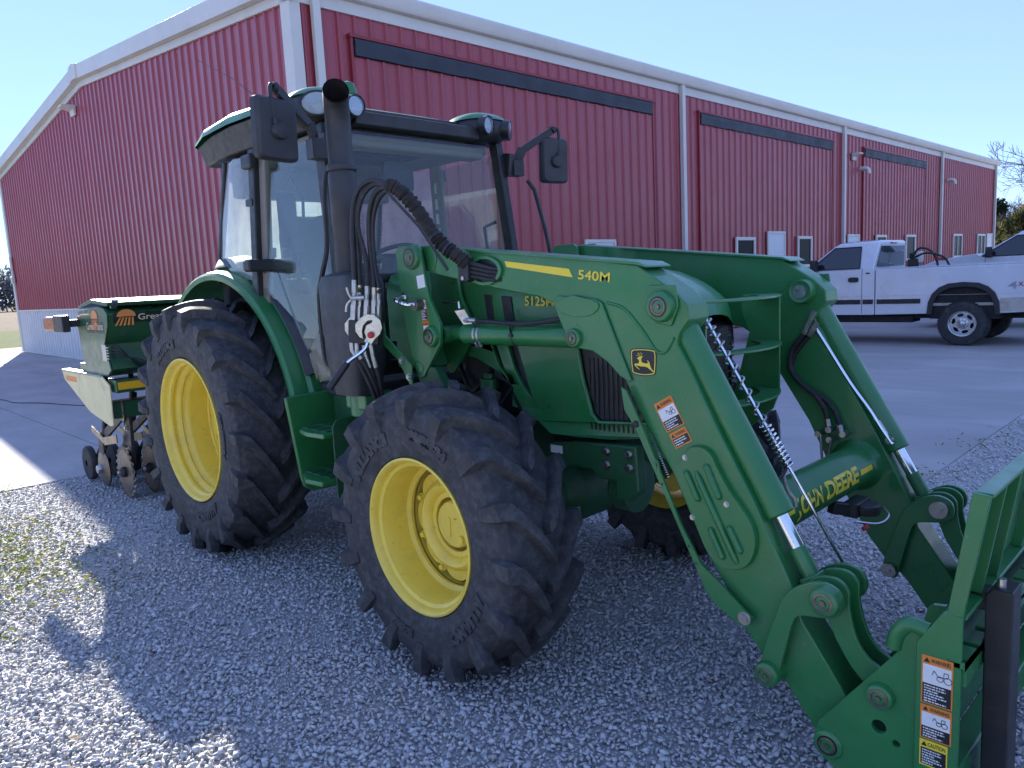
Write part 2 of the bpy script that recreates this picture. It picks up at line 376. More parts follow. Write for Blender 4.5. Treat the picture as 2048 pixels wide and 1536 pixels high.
def gravel_cells(step, d0, d1, side=.84):
    xs_ = np.arange(-8, 12, step); ys_ = np.arange(-9, 9, step); X, Y = np.meshgrid(xs_, ys_); P = np.stack([X.ravel(), Y.ravel()], 1)
    P += RNG.uniform(-.5, .5, P.shape)*step*1.05
    d = P-CAMP; dep = d@FWD; lat = d@RGT; r = np.hypot(dep, lat)
    ok = (dep > .7) & (np.abs(lat) < side*dep+.5) & (r >= d0) & (r < d1)
    conc = (P[:, 0] < -3.13) | ((P[:, 0] < 3.05) & (P[:, 1] > 2.18))
    return P[ok & ~conc]
st = stones('gravel', np.concatenate([gravel_cells(.0185, 0, 3.4), gravel_cells(.0215, 3.4, 5.0), gravel_cells(.030, 5.0, 9.0)]), .0080, .0235, 'limestone')
tag(st, 'grey crushed limestone gravel covering the yard', 'gravel', kind='stuff')

# ---- weeds in the gravel and a few dead leaves
def leaf_mat(name, cols, trans=.3):
    m, nt, b = nodes_of(name); g = nt.nodes.new('ShaderNodeNewGeometry')
    n = len(cols)-1
    nt.links.new(ramp(nt, g.outputs['Random Per Island'], [(k/n, c) for k, c in enumerate(cols)]), b.inputs['Base Color'])
    b.inputs['Roughness'].default_value = .7; b.inputs['Specular IOR Level'].default_value = .2
    if trans:
        tl = nt.nodes.new('ShaderNodeBsdfTranslucent'); nt.links.new(b.inputs['Base Color'].links[0].from_socket, tl.inputs[0])
        mx = nt.nodes.new('ShaderNodeMixShader'); mx.inputs[0].default_value = trans
        o = nt.nodes['Material Output']; nt.links.new(b.outputs[0], mx.inputs[1]); nt.links.new(tl.outputs[0], mx.inputs[2]); nt.links.new(mx.outputs[0], o.inputs[0])
leaf_mat('weed', [(.06, .10, .015), (.12, .17, .02), (.22, .24, .04), (.28, .20, .06)])
leaf_mat('cedar', [(.020, .035, .014), (.04, .06, .02), (.09, .10, .035), (.16, .14, .06)])
leaf_mat('dark_evergreen', [(.012, .022, .012), (.022, .035, .017), (.04, .05, .022)])
leaf_mat('twigs', [(.10, .085, .07), (.16, .135, .11), (.22, .19, .15)], 0)
leaf_mat('hazed_wood', [(.10, .11, .125), (.13, .135, .145), (.16, .16, .165)], .3)  # distance haze is mixed into these colours as pale blue-grey
def quads(name, P, size, m, flat=False, parent=None, elong=1.6, kind=None):
    n = len(P); a = RNG.normal(size=(n, 3)); 
    if flat: a[:, 2] *= .35
    a /= np.linalg.norm(a, axis=1)[:, None]; b = RNG.normal(size=(n, 3)); b -= a*(a*b).sum(1)[:, None]; b /= np.linalg.norm(b, axis=1)[:, None]
    s = (size*RNG.uniform(.5, 1.3, n))[:, None]; a = a*s*elong; b = b*s*.5
    V = np.stack([P-a, P+b, P+a, P-b], 1).reshape(-1, 3); me = bpy.data.meshes.new(name)
    me.vertices.add(len(V)); me.vertices.foreach_set('co', V.astype(np.float32).ravel()); me.loops.add(4*n); me.loops.foreach_set('vertex_index', np.arange(4*n, dtype=np.int32))
    me.polygons.add(n); me.polygons.foreach_set('loop_start', np.arange(n, dtype=np.int32)*4); me.update(calc_edges=True)
    me.materials.append(MATS[m]); o = bpy.data.objects.new(name, me); COL.objects.link(o)
    if parent: o.parent = parent
    if kind: o['kind'] = kind
    return o
cen = [(-.55, -1.95, .45, 420), (-.9, -1.8, .3, 380), (-.1, -2.25, .4, 300), (-1.5, -1.85, .35, 420), (.5, -2.3, .25, 70), (-1.9, -2.1, .5, 420), (-.3, -1.75, .25, 90), (2.95, 3.3, .25, 90), (3.1, 4.6, .3, 80), (.1, -1.75, .2, 60), (-3.05, -1.6, .25, 150)]
W = np.concatenate([np.c_[RNG.normal(size=(n, 2))*s*.62+[x, y], RNG.uniform(.012, .035, n)] for x, y, s, n in cen])
tag(quads('weeds', W, .011, 'weed', True), 'low yellow green weeds sprouting through the sunlit gravel', 'weeds', kind='stuff')
mat('dead_leaf', (.06, .022, .010), .7, var=.4, scale=40)
lf = MB().add([(-.03, 0, 0), (-.012, .018, .008), (.016, .02, .004), (.036, 0, .012), (.014, -.02, .002), (-.014, -.017, .01)], [(0, 1, 2, 3), (0, 3, 4, 5)]).build('dry_leaf', 'dead_leaf')
for k, (x, y, rz) in enumerate([(1.9, -2.27, .4), (2.05, -2.6, 2), (1.55, -2.75, 4), (1.7, -2.2, 1), (2.2, -2.35, 3)]):
    o = lf if k == 0 else lf.copy()
    if k: COL.objects.link(o)
    o.scale = (.7, .7, .7); o.location = (x, y, .022); o.rotation_euler = (.3*math.sin(k*3), .2, rz)
    tag(o, 'small brown dead leaf lying on the sunlit gravel', 'leaf', 'dead leaves on the gravel')

# ================================================================ barn
BL, BW, BH, BR = 39.05, 20.57, 5.97, 6.92
barn = thing('metal_barn', 'long dark red ribbed metal barn with white trim and gutters', 'barn', (-5.804, 3.347, 0), 1.562)
RIB = [(0, 0), (.055, 0), (.065, .005), (.078, .005), (.088, 0), (.117, 0), (.138, .034), (.167, .034), (.188, 0), (.217, 0), (.227, .005), (.24, .005), (.25, 0), (.305, 0)]
def rib_strip(x0, x1, phase=0):
    o = []; k = math.floor((x0-phase)/.305)
    while True:
        b = phase+k*.305
        if b > x1: break
        for u, h in RIB[:-1]:
            x = b+u
            if x0 < x < x1: o.append((x, h))
        k += 1
    return [(x0, 0)]+o+[(x1, 0)]
def panel_long(name, m, x0, x1, z0, z1, off, parent, shared=None):
    if shared:
        o = bpy.data.objects.new(name, shared); COL.objects.link(o); o.parent = parent
    else:
        pr = rib_strip(0, x1-x0); mb = MB(); n = len(pr)
        mb.add([(x, -h, z) for z in (z0, z1) for x, h in pr], [(i, i+1, n+i+1, n+i) for i in range(n-1)]); o = mb.build(name, m, parent, smooth=False)
    o.location = (x0, -off, 0); return o
first = None; k = 0
while k*.915 < BL-.01:
    x0 = k*.915; x1 = min(BL, x0+.915)
    if first and x1-x0 > .914: panel_long('wall_panel', 'wall_red', x0, x1, 0, BH, .02, barn, first)
    else:
        o = panel_long('wall_panel', 'wall_red', x0, x1, 0, BH, .02, barn)
        if not first: first = o.data
    k += 1
rake = lambda y: BH+(BR-BH)*min(y, BW-y)/(BW/2)
k = 0
while k*.915 < BW-.01:
    y0 = k*.915; y1 = min(BW, y0+.915); pr = rib_strip(y0, y1); n = len(pr)
    for nm, m_, za, zb, of in (('wall_panel', 'wall_red', 1.44, None, .02), ('wainscot_panel', 'wall_white', 0, 1.44, .02)):
        MB().add([(-h-of, y, za) for y, h in pr]+[(-h-of, y, zb or rake(y)) for y, h in pr], [(i, i+1, n+i+1, n+i) for i in range(n-1)]).build(nm, m_, barn, smooth=False)
    k += 1
MB().box(-.065, -.01, -.02, BW, 1.42, 1.47).build('wainscot_flashing', 'trim_white', barn)
MB().box(-.07, -.012, 0, BW, 0, .05).build('base_flashing', 'trim_white', barn)
b_ = MB(); b_.box(0, BL, BW-.05, BW, 0, BH); b_.box(BL-.05, BL, .0, BW-.05, 0, BH); b_.build('rear_wall', 'wall_red', barn, smooth=False)
MB().prism([(0, BH), (BW, BH), (BW/2, BR)], BL-.045, BL-.01, 'x').build('end_gable', 'wall_red', barn, smooth=False)
sl_ = (BR-BH)/(BW/2)
rf = MB().prism([(-.03, BH+.36), (BW/2, BR+.36), (BW+.03, BH+.36), (BW+.03, BH+.28), (BW/2, BR+.28), (-.03, BH+.28)], -.1, BL+.1, 'x').build('roof', 'roof', barn)
MB().prism([(-.02, BH+.14), (-.15, BH+.15), (-.185, BH+.2), (-.2, BH+.36), (-.17, BH+.40), (-.02, BH+.40)], -.24, BL+.24, 'x').build('gutter', 'trim_white', barn, bevel=.008)
MB().box(-.02, BL+.02, -.06, -.021, BH-.05, BH+.137).build('eave_trim', 'trim_white', barn)
def rake_bar(z0, z1, x0, x1, name, m='trim_white'):
    p = [(-.19, BH+z1-sl_*.19), (BW/2, BR+z1), (BW+.19, BH+z1-sl_*.19), (BW+.19, BH+z0-sl_*.19), (BW/2, BR+z0), (-.19, BH+z0-sl_*.19)]
    return MB().prism(p, x0, x1, 'x').build(name, m, barn, bevel=.008)
rake_bar(.09, .41, -.20, -.03, 'rake_trim'); rake_bar(-.06, .087, -.075, -.022, 'rake_flashing')
MB().prism([(BW/2-.28, BR+.07), (BW/2-.28, BR+.41), (BW/2, BR+.46), (BW/2+.28, BR+.41), (BW/2+.28, BR+.07), (BW/2, BR+.09)], -.225, -.02, 'x').build('ridge_cap', 'trim_white', barn, bevel=.01)
MB().box(-.075, -.019, -.075, .20, 0, BH+.02).box(-.07, .10, -.078, -.0215, 0, BH-.06).build('corner_trim', 'trim_white', barn)
MB().box(-.075, -.019, BW-.2, BW+.05, 0, BH).build('corner_trim', 'trim_white', barn)
MB().box(BL-.12, BL+.06, -.078, -.0215, 0, BH-.06).build('corner_trim', 'trim_white', barn)
for x in (.34, 10.32, 20.0, 30.27, 38.80):
    d = MB(); d.box(x-.065, x+.065, -.165, -.06, .12, BH+.14); d.bar((x, -.11, .14), (x, -.32, .04), .12, .09); d.build('downspout', 'trim_white', barn, bevel=.012)
for (x0, x1, zs) in ((.99, 9.1, 5.28), (11.15, 19.15, 5.30), (21.8, 28.3, 5.36)):
    d = MB(); d.box(x0-.05, x0, -.085, -.02, 0, 5.57); d.box(x1, x1+.05, -.085, -.02, 0, 5.57); d.box(x0-.07, x1+.07, -.11, -.02, 5.57, 5.62)
    door = d.build('bay_door', 'wall_red_trim', barn)
    pr = rib_strip(0, x1-x0, .1); n = len(pr)
    MB().add([(x0+x, -h-.062, z) for z in (.03, zs) for x, h in pr], [(i, i+1, n+i+1, n+i) for i in range(n-1)]).build('door_skin', 'wall_red', door, smooth=False)
    nseg = 26; rg = []
    for i in range(nseg+1):
        x = x0+.02+(x1-x0-.04)*i/nseg; j = .005*math.sin(i*1.7)+.004*math.sin(i*4.1)
        rg.append([(x, -.07, 5.56), (x, -.105-j*.3, 5.555), (x, -.125-j, 5.47+j*.6), (x, -.105+j*.5, 5.38), (x, -.12-j*.7, 5.295+j*.7), (x, -.07, 5.29)])
    MB().loft(rg).build('rubber_seal', 'seal', door)
mw, nt_, b_ = nodes_of('window_pane'); b_.inputs['Base Color'].default_value = (.012, .016, .02, 1); b_.inputs['Roughness'].default_value = .2; b_.inputs['Specular IOR Level'].default_value = .04
def barn_window(x0, x1, z0, z1, off, slider=False):
    f = MB(); t = .09
    f.box(x0, x1, -off-.05, -off, z1-t, z1).box(x0, x1, -off-.06, -off, z0, z0+t).box(x0, x0+t, -off-.05, -off, z0+t, z1-t).box(x1-t, x1, -off-.05, -off, z0+t, z1-t)
    if slider: f.box((x0+x1)/2-.03, (x0+x1)/2+.03, -off-.045, -off, z0+t, z1-t)
    w_ = f.build('window', 'trim_white', barn, bevel=.006)
    xm = (x0+x1)/2
    for a, c in (((x0+t, xm-.03), (xm+.03, x1-t)) if slider else ((x0+t, x1-t),)):
        MB().box(a, c, -off-.018, -off-.004, z0+t, z1-t).build('pane', 'window_pane', w_, smooth=False)
for a in ((12.79, 13.87, 1.55, 2.49, .1), (16.52, 17.53, 1.57, 2.53, .1), (22.87, 23.91, 1.6, 2.60, .1), (25.97, 27.06, 1.6, 2.62, .1), (32.21, 33.56, 1.62, 2.69, .05, True), (35.99, 37.36, 1.62, 2.71, .05, True)): barn_window(*a)
def walk_door(x0, x1, z1, off):
    f = MB(); f.box(x0, x0+.07, -off-.05, -off, 0, z1).box(x1-.07, x1, -off-.05, -off, 0, z1).box(x0+.07, x1-.07, -off-.05, -off, z1-.07, z1)
    d = f.build('walk_door', 'trim_white', barn, bevel=.005)
    MB().box(x0+.07, x1-.07, -off-.03, -off-.004, .03, z1-.07).build('door_leaf', 'door_white', d)
    MB().cyl((x1-.15, -off-.03, 1.05), (x1-.15, -off-.09, 1.05), .03, 10).build('handle', 'steel', d)
for a in ((6.43, 7.5, 2.42, .1), (14.6, 15.69, 2.66, .1), (20.42, 21.45, 2.61, .055), (37.64, 38.6, 2.74, .055)): walk_door(*a)
def wall_light(p, ax):
    f = MB(); x, y, z = p
    if ax == 'long':
        f.prism([(-.04, z-.16), (-.10, z-.16), (-.12, z-.03), (-.34, z+.03), (-.34, z+.08), (-.04, z+.09)], x-.14, x+.14, 'x')
    else:
        f.prism([(-.04, z-.16), (-.10, z-.16), (-.12, z-.03), (-.38, z+.03), (-.38, z+.08), (-.04, z+.09)], y-.17, y+.17, 'y')
    f.build('wall_light', 'trim_white', barn, bevel=.02)
wall_light((20.9, 0, 5.25), 'long'); wall_light((0, 11.1, 6.48), 'gable')
for x, z in ((21.55, 4.86), (31.3, 5.0)):
    MB().tube(spl([(x, .02, z), (x, -.18, z), (x, -.30, z-.05), (x, -.33, z-.20)], 5), .075, 12).build('vent_pipe', 'trim_white', barn)
MB().tube([(-.08, BW-.3, 2.5), (-.10, BW-.3, 2.9), (-.10, BW-.3, 3.3)], .05, 8).box(-.16, -.075, BW-.42, BW-.18, 2.4, 2.6).build('electrical_box', 'trim_white', barn)

# ================================================================ trees
def bare_tree(name, label, x, y, h, seed, group=None, spread=1.0, depth=5, rb=None, cat='tree', z=0):
    rnd = random.Random(seed); root = thing(name, label, cat, (x, y, z), rnd.random()*6, group)
    tr = MB(); br = MB(); r0 = rb or h*.022
    def grow(p, d, L, r, lev):
        n = 4; pts = [p]; rs = [r]; q = p.copy(); dd = d.copy()
        for i in range(n):
            dd = (dd+Vector((rnd.uniform(-1, 1), rnd.uniform(-1, 1), rnd.uniform(-.3, .7)))*.16).normalized(); q = q+dd*L/n; pts.append(q.copy()); rs.append(max(.014*h/10, r*(1-.40*(i+1)/n)))
        (tr if lev == 0 else br).tube(pts, rs, 7 if lev == 0 else (5 if lev < 3 else 3), cap=False)
        if lev >= depth: return
        for i in range({0: 7, 1: 5, 2: 5, 3: 4, 4: 3}[min(lev, 4)]):
            t = rnd.uniform(.35, 1) if lev else rnd.uniform(.4, 1); k = min(n-1, int(t*n)); a = pts[k].lerp(pts[k+1], t*n-k)
            ax = dd.orthogonal().normalized(); ax.rotate(Matrix.Rotation(rnd.random()*6.28, 3, dd)); nd = (dd*rnd.uniform(.45, .95)+ax*rnd.uniform(.5, .95)*spread+Vector((0, 0, .15))).normalized()
            grow(a, nd, L*rnd.uniform(.42, .68), rs[k]*rnd.uniform(.38, .6), lev+1)
    grow(Vector((0, 0, -.1)), Vector((0, 0, 1)), h*.52, r0, 0)
    tr.build('trunk', 'bark', root); br.build('crown', 'bark', root); return root
def leafy_tree(name, label, x, y, h, wid, m, n, seed, cone=False, size=.16, group=None):
    global RNG
    rnd = random.Random(seed); root = thing(name, label, 'tree', (x, y, 0), 0, group); rs = np.random.default_rng(seed)
    MB().tube([(0, 0, -.1), (.05, 0, h*.4), (0, .04, h*.8)], [h*.022, h*.016, h*.006], 8).build('trunk', 'bark', root)
    cl = 26; C = []
    for k in range(cl):
        t = rs.random()**.8; z = h*(.06+.92*t); rr = wid*(1-t)**.7 if cone else wid*math.sqrt(max(.05, 1-(2*t-.9)**2)); a = rs.random()*6.28
        C.append((math.cos(a)*rr*rs.uniform(.2, .9), math.sin(a)*rr*rs.uniform(.2, .9), z, h*rs.uniform(.05, .12)))
    P = []
    for k in range(n):
        c = C[rs.integers(cl)]; d = rs.normal(size=3); d /= np.linalg.norm(d)+1e-6; P.append((c[0]+d[0]*c[3]*rs.random()**.4*1.5, c[1]+d[1]*c[3]*1.5*rs.random()**.4, c[2]+d[2]*c[3]*1.3*rs.random()**.4))
    quads('crown', np.array(P), size, m, parent=root); return root
def ahead(px, dist):
    """ground spot at a bearing (image column of the 2048 px frame) and depth"""
    l = (px-1024)/1493.4*dist; return (CAMP[0]+FWD[0]*dist+RGT[0]*l, CAMP[1]+FWD[1]*dist+RGT[1]*l)
bare_tree('bare_tree', 'tall leafless tree behind the far corner of the barn', *ahead(2072, 52), 11.0, 3, spread=1.25, depth=4)
leafy_tree('evergreen_tree', 'dark narrow evergreen close behind the barn end', *ahead(1994, 62), 5.9, 1.0, 'dark_evergreen', 3500, 5, True, .13)
leafy_tree('cedar_tree', 'sunlit olive cedar with tan foliage beyond the white pickups', *ahead(2042, 50), 4.3, 2.0, 'cedar', 9000, 8, False, .11)
leafy_tree('cedar_tree', 'olive cedar at the edge of the bare brush', *ahead(2110, 56), 5.8, 2.6, 'cedar', 7000, 9, False, .15)
for k, (px, dd, h) in enumerate(((2012, 66, 7.4), (2050, 70, 8.4), (2030, 60, 6.6), (2080, 64, 7.8))):
    bare_tree('bare_sapling', 'slender leafless sapling in the brush beyond the barn', *ahead(px, dd), h, 30+k, 'bare saplings beyond the barn', .8, 4, .07)
for k, (x, y, h) in enumerate(((24, -13, 11), (31, -24, 12), (18, -30, 12), (36, -6, 10))):
    bare_tree('bare_yard_tree', 'leafless yard tree across from the barn, mirrored in the cab glass', x, y, h, 50+k, 'leafless trees across the yard', 1.0, 4)
# woods along the horizon
def wood(name, label, pts, n, h, thick):
    P = []; B = MB()
    for (x0, y0), (x1, y1) in zip(pts[:-1], pts[1:]):
        L = math.hypot(x1-x0, y1-y0); m = int(n*L/100); t = RNG.random(m); hh = h*(.62+.38*np.abs(np.sin(t*L*.11)*np.cos(t*L*.043+1)))
        P.append(np.c_[x0+(x1-x0)*t+RNG.normal(size=m)*thick, y0+(y1-y0)*t+RNG.normal(size=m)*thick, hh*RNG.random(m)**.75])
    o = quads(name, np.concatenate(P), .62, 'hazed_wood', elong=1.8); return tag(o, label, 'woods', kind='stuff')
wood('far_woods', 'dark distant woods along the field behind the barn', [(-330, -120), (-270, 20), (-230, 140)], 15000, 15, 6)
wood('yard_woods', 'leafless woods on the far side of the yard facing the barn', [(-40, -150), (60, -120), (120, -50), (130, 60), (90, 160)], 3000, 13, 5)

# ================================================================ tractor
tractor = thing('tractor', 'green farm tractor with glazed cab, yellow wheels and tall black exhaust', 'tractor')
def tyre_mesh(Rr, half, bead, rc, rs, ys, rmax, hl, nl, k, seed):
    """carcass of revolution + staggered curved bar lugs that run over the shoulder"""
    prof = [(bead, -half*.80), (bead+.02, -half*.90), (rmax*.86, -half*.985), (rmax, -half), (rmax+(rs-rmax)*.55, -half*.985), (rs-.02, -half*.94), (rs, -ys)]
    prof += [(rs+(rc-rs)*(1-(1-t)**2), -ys*(1-t)) for t in (.3, .6, 1)]
    full = prof+[(r, -h) for r, h in prof[-2::-1]]
    mb = MB(); mb.lathe(full, (0, 0, 0), 'y', 72)
    # surface path from the centre line out over the shoulder
    path = []
    for t in (-.06, .08, .18, .28, .38, .48, .58, .68, .78, .88, .95, 1.0): path.append((ys*t, rs+(rc-rs)*(1-t*t) if t > 0 else rc))
    path += [(half*.97, rs-.010), (half*1.015, rs-.046), (half*1.010, rs-.098)]
    rnd = random.Random(seed); nrm_ = [(0, 1)]*11+[(.25, .97), (.55, .83), (.96, .28), (1, .05)]; NT = 12
    for side in (-1, 1):
        for i in range(nl):
            a0 = 2*math.pi*(i+(.5 if side > 0 else 0))/nl; rings = []
            for j, (y, r) in enumerate(path):
                t = min(1, max(0, y/ys)); sweep = k*(t**.9)+(.010*(j-NT+1) if j >= NT else 0)
                h = hl*(1 if j < NT else (.95, .36, .06)[j-NT])*(.8 if j == 0 else 1); wt = (.030+.022*t) if j < NT else (.050, .044, .030)[j-NT]; wb = wt+.016
                ny, nr = nrm_[j]; a = a0+sweep; ring = []
                for dw, hh in ((-wb, -.008), (-wt, h), (wt, h), (wb, -.008)):
                    rr = r+nr*hh; yy = side*(y+ny*hh); an = a+dw*.5/r*1.2
                    ring.append((rr*math.cos(an), yy, rr*math.sin(an)))
                rings.append(ring)
            mb.loft(rings)
    return mb
def side_letters(mb, text, rad, size, ang0, y, out=.007, space=1.1):
    """raised letters around the outer sidewall, reading clockwise as seen from outside (-y side)"""
    v, f = lettering(text, size, .006, space, .006)
    pts = []
    for a, b, c in v:
        th = ang0-a/rad; pts.append(((rad+b)*math.cos(th), y(rad+b)-out*(1 if c > 0 else -1), (rad+b)*math.sin(th)))
    mb.add(pts, f)
def sidewall_y(half, bead, rmax, rs):
    rr_ = [bead, bead+.02, rmax*.86, rmax, rmax+(rs-rmax)*.55, rs-.02]; yy_ = [.80, .90, .985, 1, .985, .94]
    return lambda r: -half*float(np.interp(r, rr_, yy_))
def wheel(front, x, yc, z, near):
    nm = 'front_wheel' if front else 'rear_wheel'
    root = bpy.data.objects.new(nm, None); COL.objects.link(root); root.parent = tractor; root.location = (x, yc, z); root.empty_display_size = .1
    if not near: root.rotation_euler = (0, 0, math.pi)
    if front:
        mb = tyre_mesh(.63, .19, .322, .580, .552, .158, .470, .050, 16, .37, 3)
        sy = sidewall_y(.19, .322, .470, .552)
        for a in (2.65, -.35): side_letters(mb, 'ALLIANCE', .405, .062, a, sy)
        side_letters(mb, '380/85R24', .425, .05, 1.55, sy); side_letters(mb, 'RADIAL', .415, .04, 4.6, sy)
    else:
        mb = tyre_mesh(.825, .235, .448, .770, .735, .195, .610, .054, 19, .36, 5)
        sy = sidewall_y(.235, .448, .610, .735)
        for a in (2.25, -.9): side_letters(mb, 'ALLIANCE', .53, .066, a, sy)
        side_letters(mb, '460/85R34', .53, .055, .3, sy)
    if not near:  # tread still points forward on the far side
        mb.v = [(-a, b, c) for a, b, c in mb.v]
    mb.build('tyre', 'rubber', root, angle=26)
    rim = MB()
    if front:
        f0 = -.172
        pr = [(.322, f0+.03), (.333, f0+.012), (.333, f0), (.325, f0-.003), (.316, f0+.004), (.311, f0+.016), (.306, f0+.03), (.292, f0+.038), (.289, f0+.052), (.285, f0+.06), (.281, f0+.165), (.270, f0+.172), (.262, f0+.176), (.262, f0+.19), (.278, f0+.19), (.285, f0+.28), (.32, f0+.33)]
        rim.lathe(pr, (0, 0, 0), 'y', 64)
        rim_o = rim.build('rim', 'yellow', root, angle=40)
        # scalloped wheel disc with bolts, then hub bowl and end cap
        d = MB(); ed = []
        for k in range(96):
            a = 2*math.pi*k/96; r = .250-.026*(.5-.5*math.cos(8*a))**2; ed.append((r*math.cos(a), r*math.sin(a)))
        d.prism(ed, f0+.205, f0+.222, 'y', [[(.12*math.cos(-2*math.pi*k/40), .12*math.sin(-2*math.pi*k/40)) for k in range(40)]])
        d.lathe([(.262, f0+.20), (.266, f0+.26)], (0, 0, 0), 'y', 48)
        for k in range(8):
            a = 2*math.pi*k/8; d.box(-.001, .001, f0+.2, f0+.201, -.001, .001)
        d.build('wheel_disc', 'yellow', root, bevel=.003)
        h = MB(); h.lathe([(.205, f0+.206), (.198, f0+.185), (.178, f0+.172), (.158, f0+.178), (.143, f0+.20), (.130, f0+.25), (.104, f0+.285), (.103, f0+.205), (.097, f0+.198), (.0, f0+.198)], (0, 0, 0), 'y', 56)
        h.build('hub', 'yellow', root, angle=40)
        c = MB(); c.cyl((.055, f0+.196, -.055), (.055, f0+.186, -.055), .018, 16); c.tube([(.02, f0+.197, .03), (.02, f0+.192, .03), (.02, f0+.192, .031)], .004, 6)
        c.prism(rrect(-.036, -.014, -.06, .03, .010), f0+.1935, f0+.1985, 'y'); c.build('oil_plug', 'yellow', root, bevel=.002)
        for k in range(8):
            a = 2*math.pi*(k+.0)/8+.39; p = (.226*math.cos(a), f0+.205, .226*math.sin(a))
            MB().hexbolt(p, (0, -1, 0), .013, .02).build('wheel_bolt', 'yellow', root)
    else:
        f0 = -.218
        pr = [(.450, f0+.03), (.458, f0+.012), (.458, f0), (.450, f0-.003), (.441, f0+.005), (.436, f0+.02), (.430, f0+.04), (.418, f0+.048), (.414, f0+.062), (.424, f0+.075), (.424, f0+.085), (.404, f0+.098), (.398, f0+.115), (.405, f0+.125), (.402, f0+.138), (.388, f0+.15), (.383, f0+.17), (.380, f0+.285), (.370, f0+.292), (.37, f0+.31), (.395, f0+.33), (.43, f0+.42)]
        rim.lathe(pr, (0, 0, 0), 'y', 80); rim.build('rim', 'yellow', root, angle=40)
        d = MB(); hs = []
        for k in range(6):
            a = 2*math.pi*k/6+.3; c = (.275*math.cos(a), .275*math.sin(a)); u = (-math.sin(a), math.cos(a)); w_ = (math.cos(a), math.sin(a))
            hs.append([(c[0]+u[0]*p+w_[0]*q, c[1]+u[1]*p+w_[1]*q) for p, q in ((.085, .03), (.03, .055), (-.03, .055), (-.085, .03), (-.05, -.04), (.05, -.04))])
        d.prism([(.372*math.cos(2*math.pi*k/72), .372*math.sin(2*math.pi*k/72)) for k in range(72)], f0+.30, f0+.318, 'y', hs)
        d.lathe([(.20, f0+.30), (.185, f0+.27), (.15, f0+.265), (.13, f0+.28), (.125, f0+.22), (.11, f0+.21), (0, f0+.21)], (0, 0, 0), 'y', 40)
        d.build('wheel_disc', 'yellow', root, bevel=.003)
        for k in range(8):
            a = 2*math.pi*k/8; MB().hexbolt((.165*math.cos(a), f0+.266, .165*math.sin(a)), (0, -1, 0), .015, .022).build('wheel_bolt', 'yellow', root)
        MB().cyl((0, f0+.25, 0), (0, .4, 0), .09, 20).build('axle_shaft', 'green_dark', root)
    return root
wheel(True, 2.35, -.867, .615, True); wheel(True, 2.35, .867, .615, False)
wheel(False, 0, -.800, .805, True); wheel(False, 0, .800, .805, False)

# ---- chassis, engine, axles
c = MB(); c.loft([[(x, y, z) for y, z in ((-w_, .62), (w_, .62), (w_, h_), (-w_, h_))] for x, w_, h_ in ((-.3, .22, .98), (.5, .24, 1.0), (1.2, .20, .98), (1.6, .20, .96), (2.0, .22, .98), (2.4, .2, .95))])
c.build('transmission_case', 'green_dark', tractor, bevel=.03)
MB().cyl((0, -.62, .805), (0, .62, .805), .14, 24).build('rear_axle', 'green_dark', tractor)
e = MB(); e.box(1.75, 2.75, -.20, .20, .85, 1.42); e.box(1.85, 2.65, -.27, -.2, 1.0, 1.3); e.box(1.85, 2.65, .2, .27, 1.0, 1.3); e.cyl((2.1, -.27, 1.16), (2.1, -.27, 1.32), .055, 14); e.cyl((2.32, -.30, .98), (2.32, -.30, 1.2), .05, 14)
e.tube(spl([(1.75, -.26, 1.3), (1.95, -.33, 1.1), (2.2, -.34, 1.25), (2.5, -.3, 1.0)], 6), .014, 6); e.tube(spl([(1.9, -.3, .95), (2.15, -.36, 1.03), (2.4, -.32, 1.3)], 6), .012, 6)
e.build('engine', 'engine', tractor, bevel=.01)
MB().cyl((2.08, -.33, 1.12), (2.08, -.33, 1.17), .048, 18).cyl((2.08, -.33, 1.17), (2.08, -.33, 1.2), .03, 12).build('fuel_filter', 'green', tractor, bevel=.004)
MB().cyl((2.08, -.33, 1.00), (2.08, -.33, 1.12), .043, 16).build('filter_bowl', 'plastic', tractor)
for s in (-1, 1):
    fr = MB(); fr.prism([(2.479, 0.899), (2.637, 0.929), (2.973, 0.942), (2.984, 0.749), (2.932, 0.703), (2.861, 0.695), (2.857, 0.778), (2.784, 0.775), (2.73, 0.807), (2.631, 0.81), (2.472, 0.769)], s*.30, s*.36)
    fr.build('front_support', 'green_dark', tractor, bevel=.012)
for px, pz in [(2.819, 0.903), (2.936, 0.905), (2.819, 0.846), (2.937, 0.848)]: MB().hexbolt((px, -.36, pz), (0, -1, 0), .014, .016).build('frame_bolt', 'steel', tractor)
ax = MB(); ax.loft([[(2.35+a, y, .60+b) for a, b in arc(0, 0, r, 0, 330, 11)] for y, r in ((-.60, .10), (-.45, .085), (-.2, .10), (-.13, .17), (.13, .17), (.2, .10), (.45, .085), (.6, .10))])
ax.cyl((2.35, -.66, .615), (2.35, -.55, .615), .15, 24); ax.cyl((2.35, .66, .615), (2.35, .55, .615), .15, 24)
ax.build('front_axle', 'green_dark', tractor, bevel=.01)
MB().lathe([(0, -.05), (.10, -.05), (.115, -.03), (.115, .05), (0, .06)], (2.82, -.2, .72), 'x', 24).build('steering_cylinder_boot', 'green_dark', tractor)
MB().box(2.50, 2.57, -.3615, -.3605, .86, .895).build('sticker', 'decal_white', tractor)

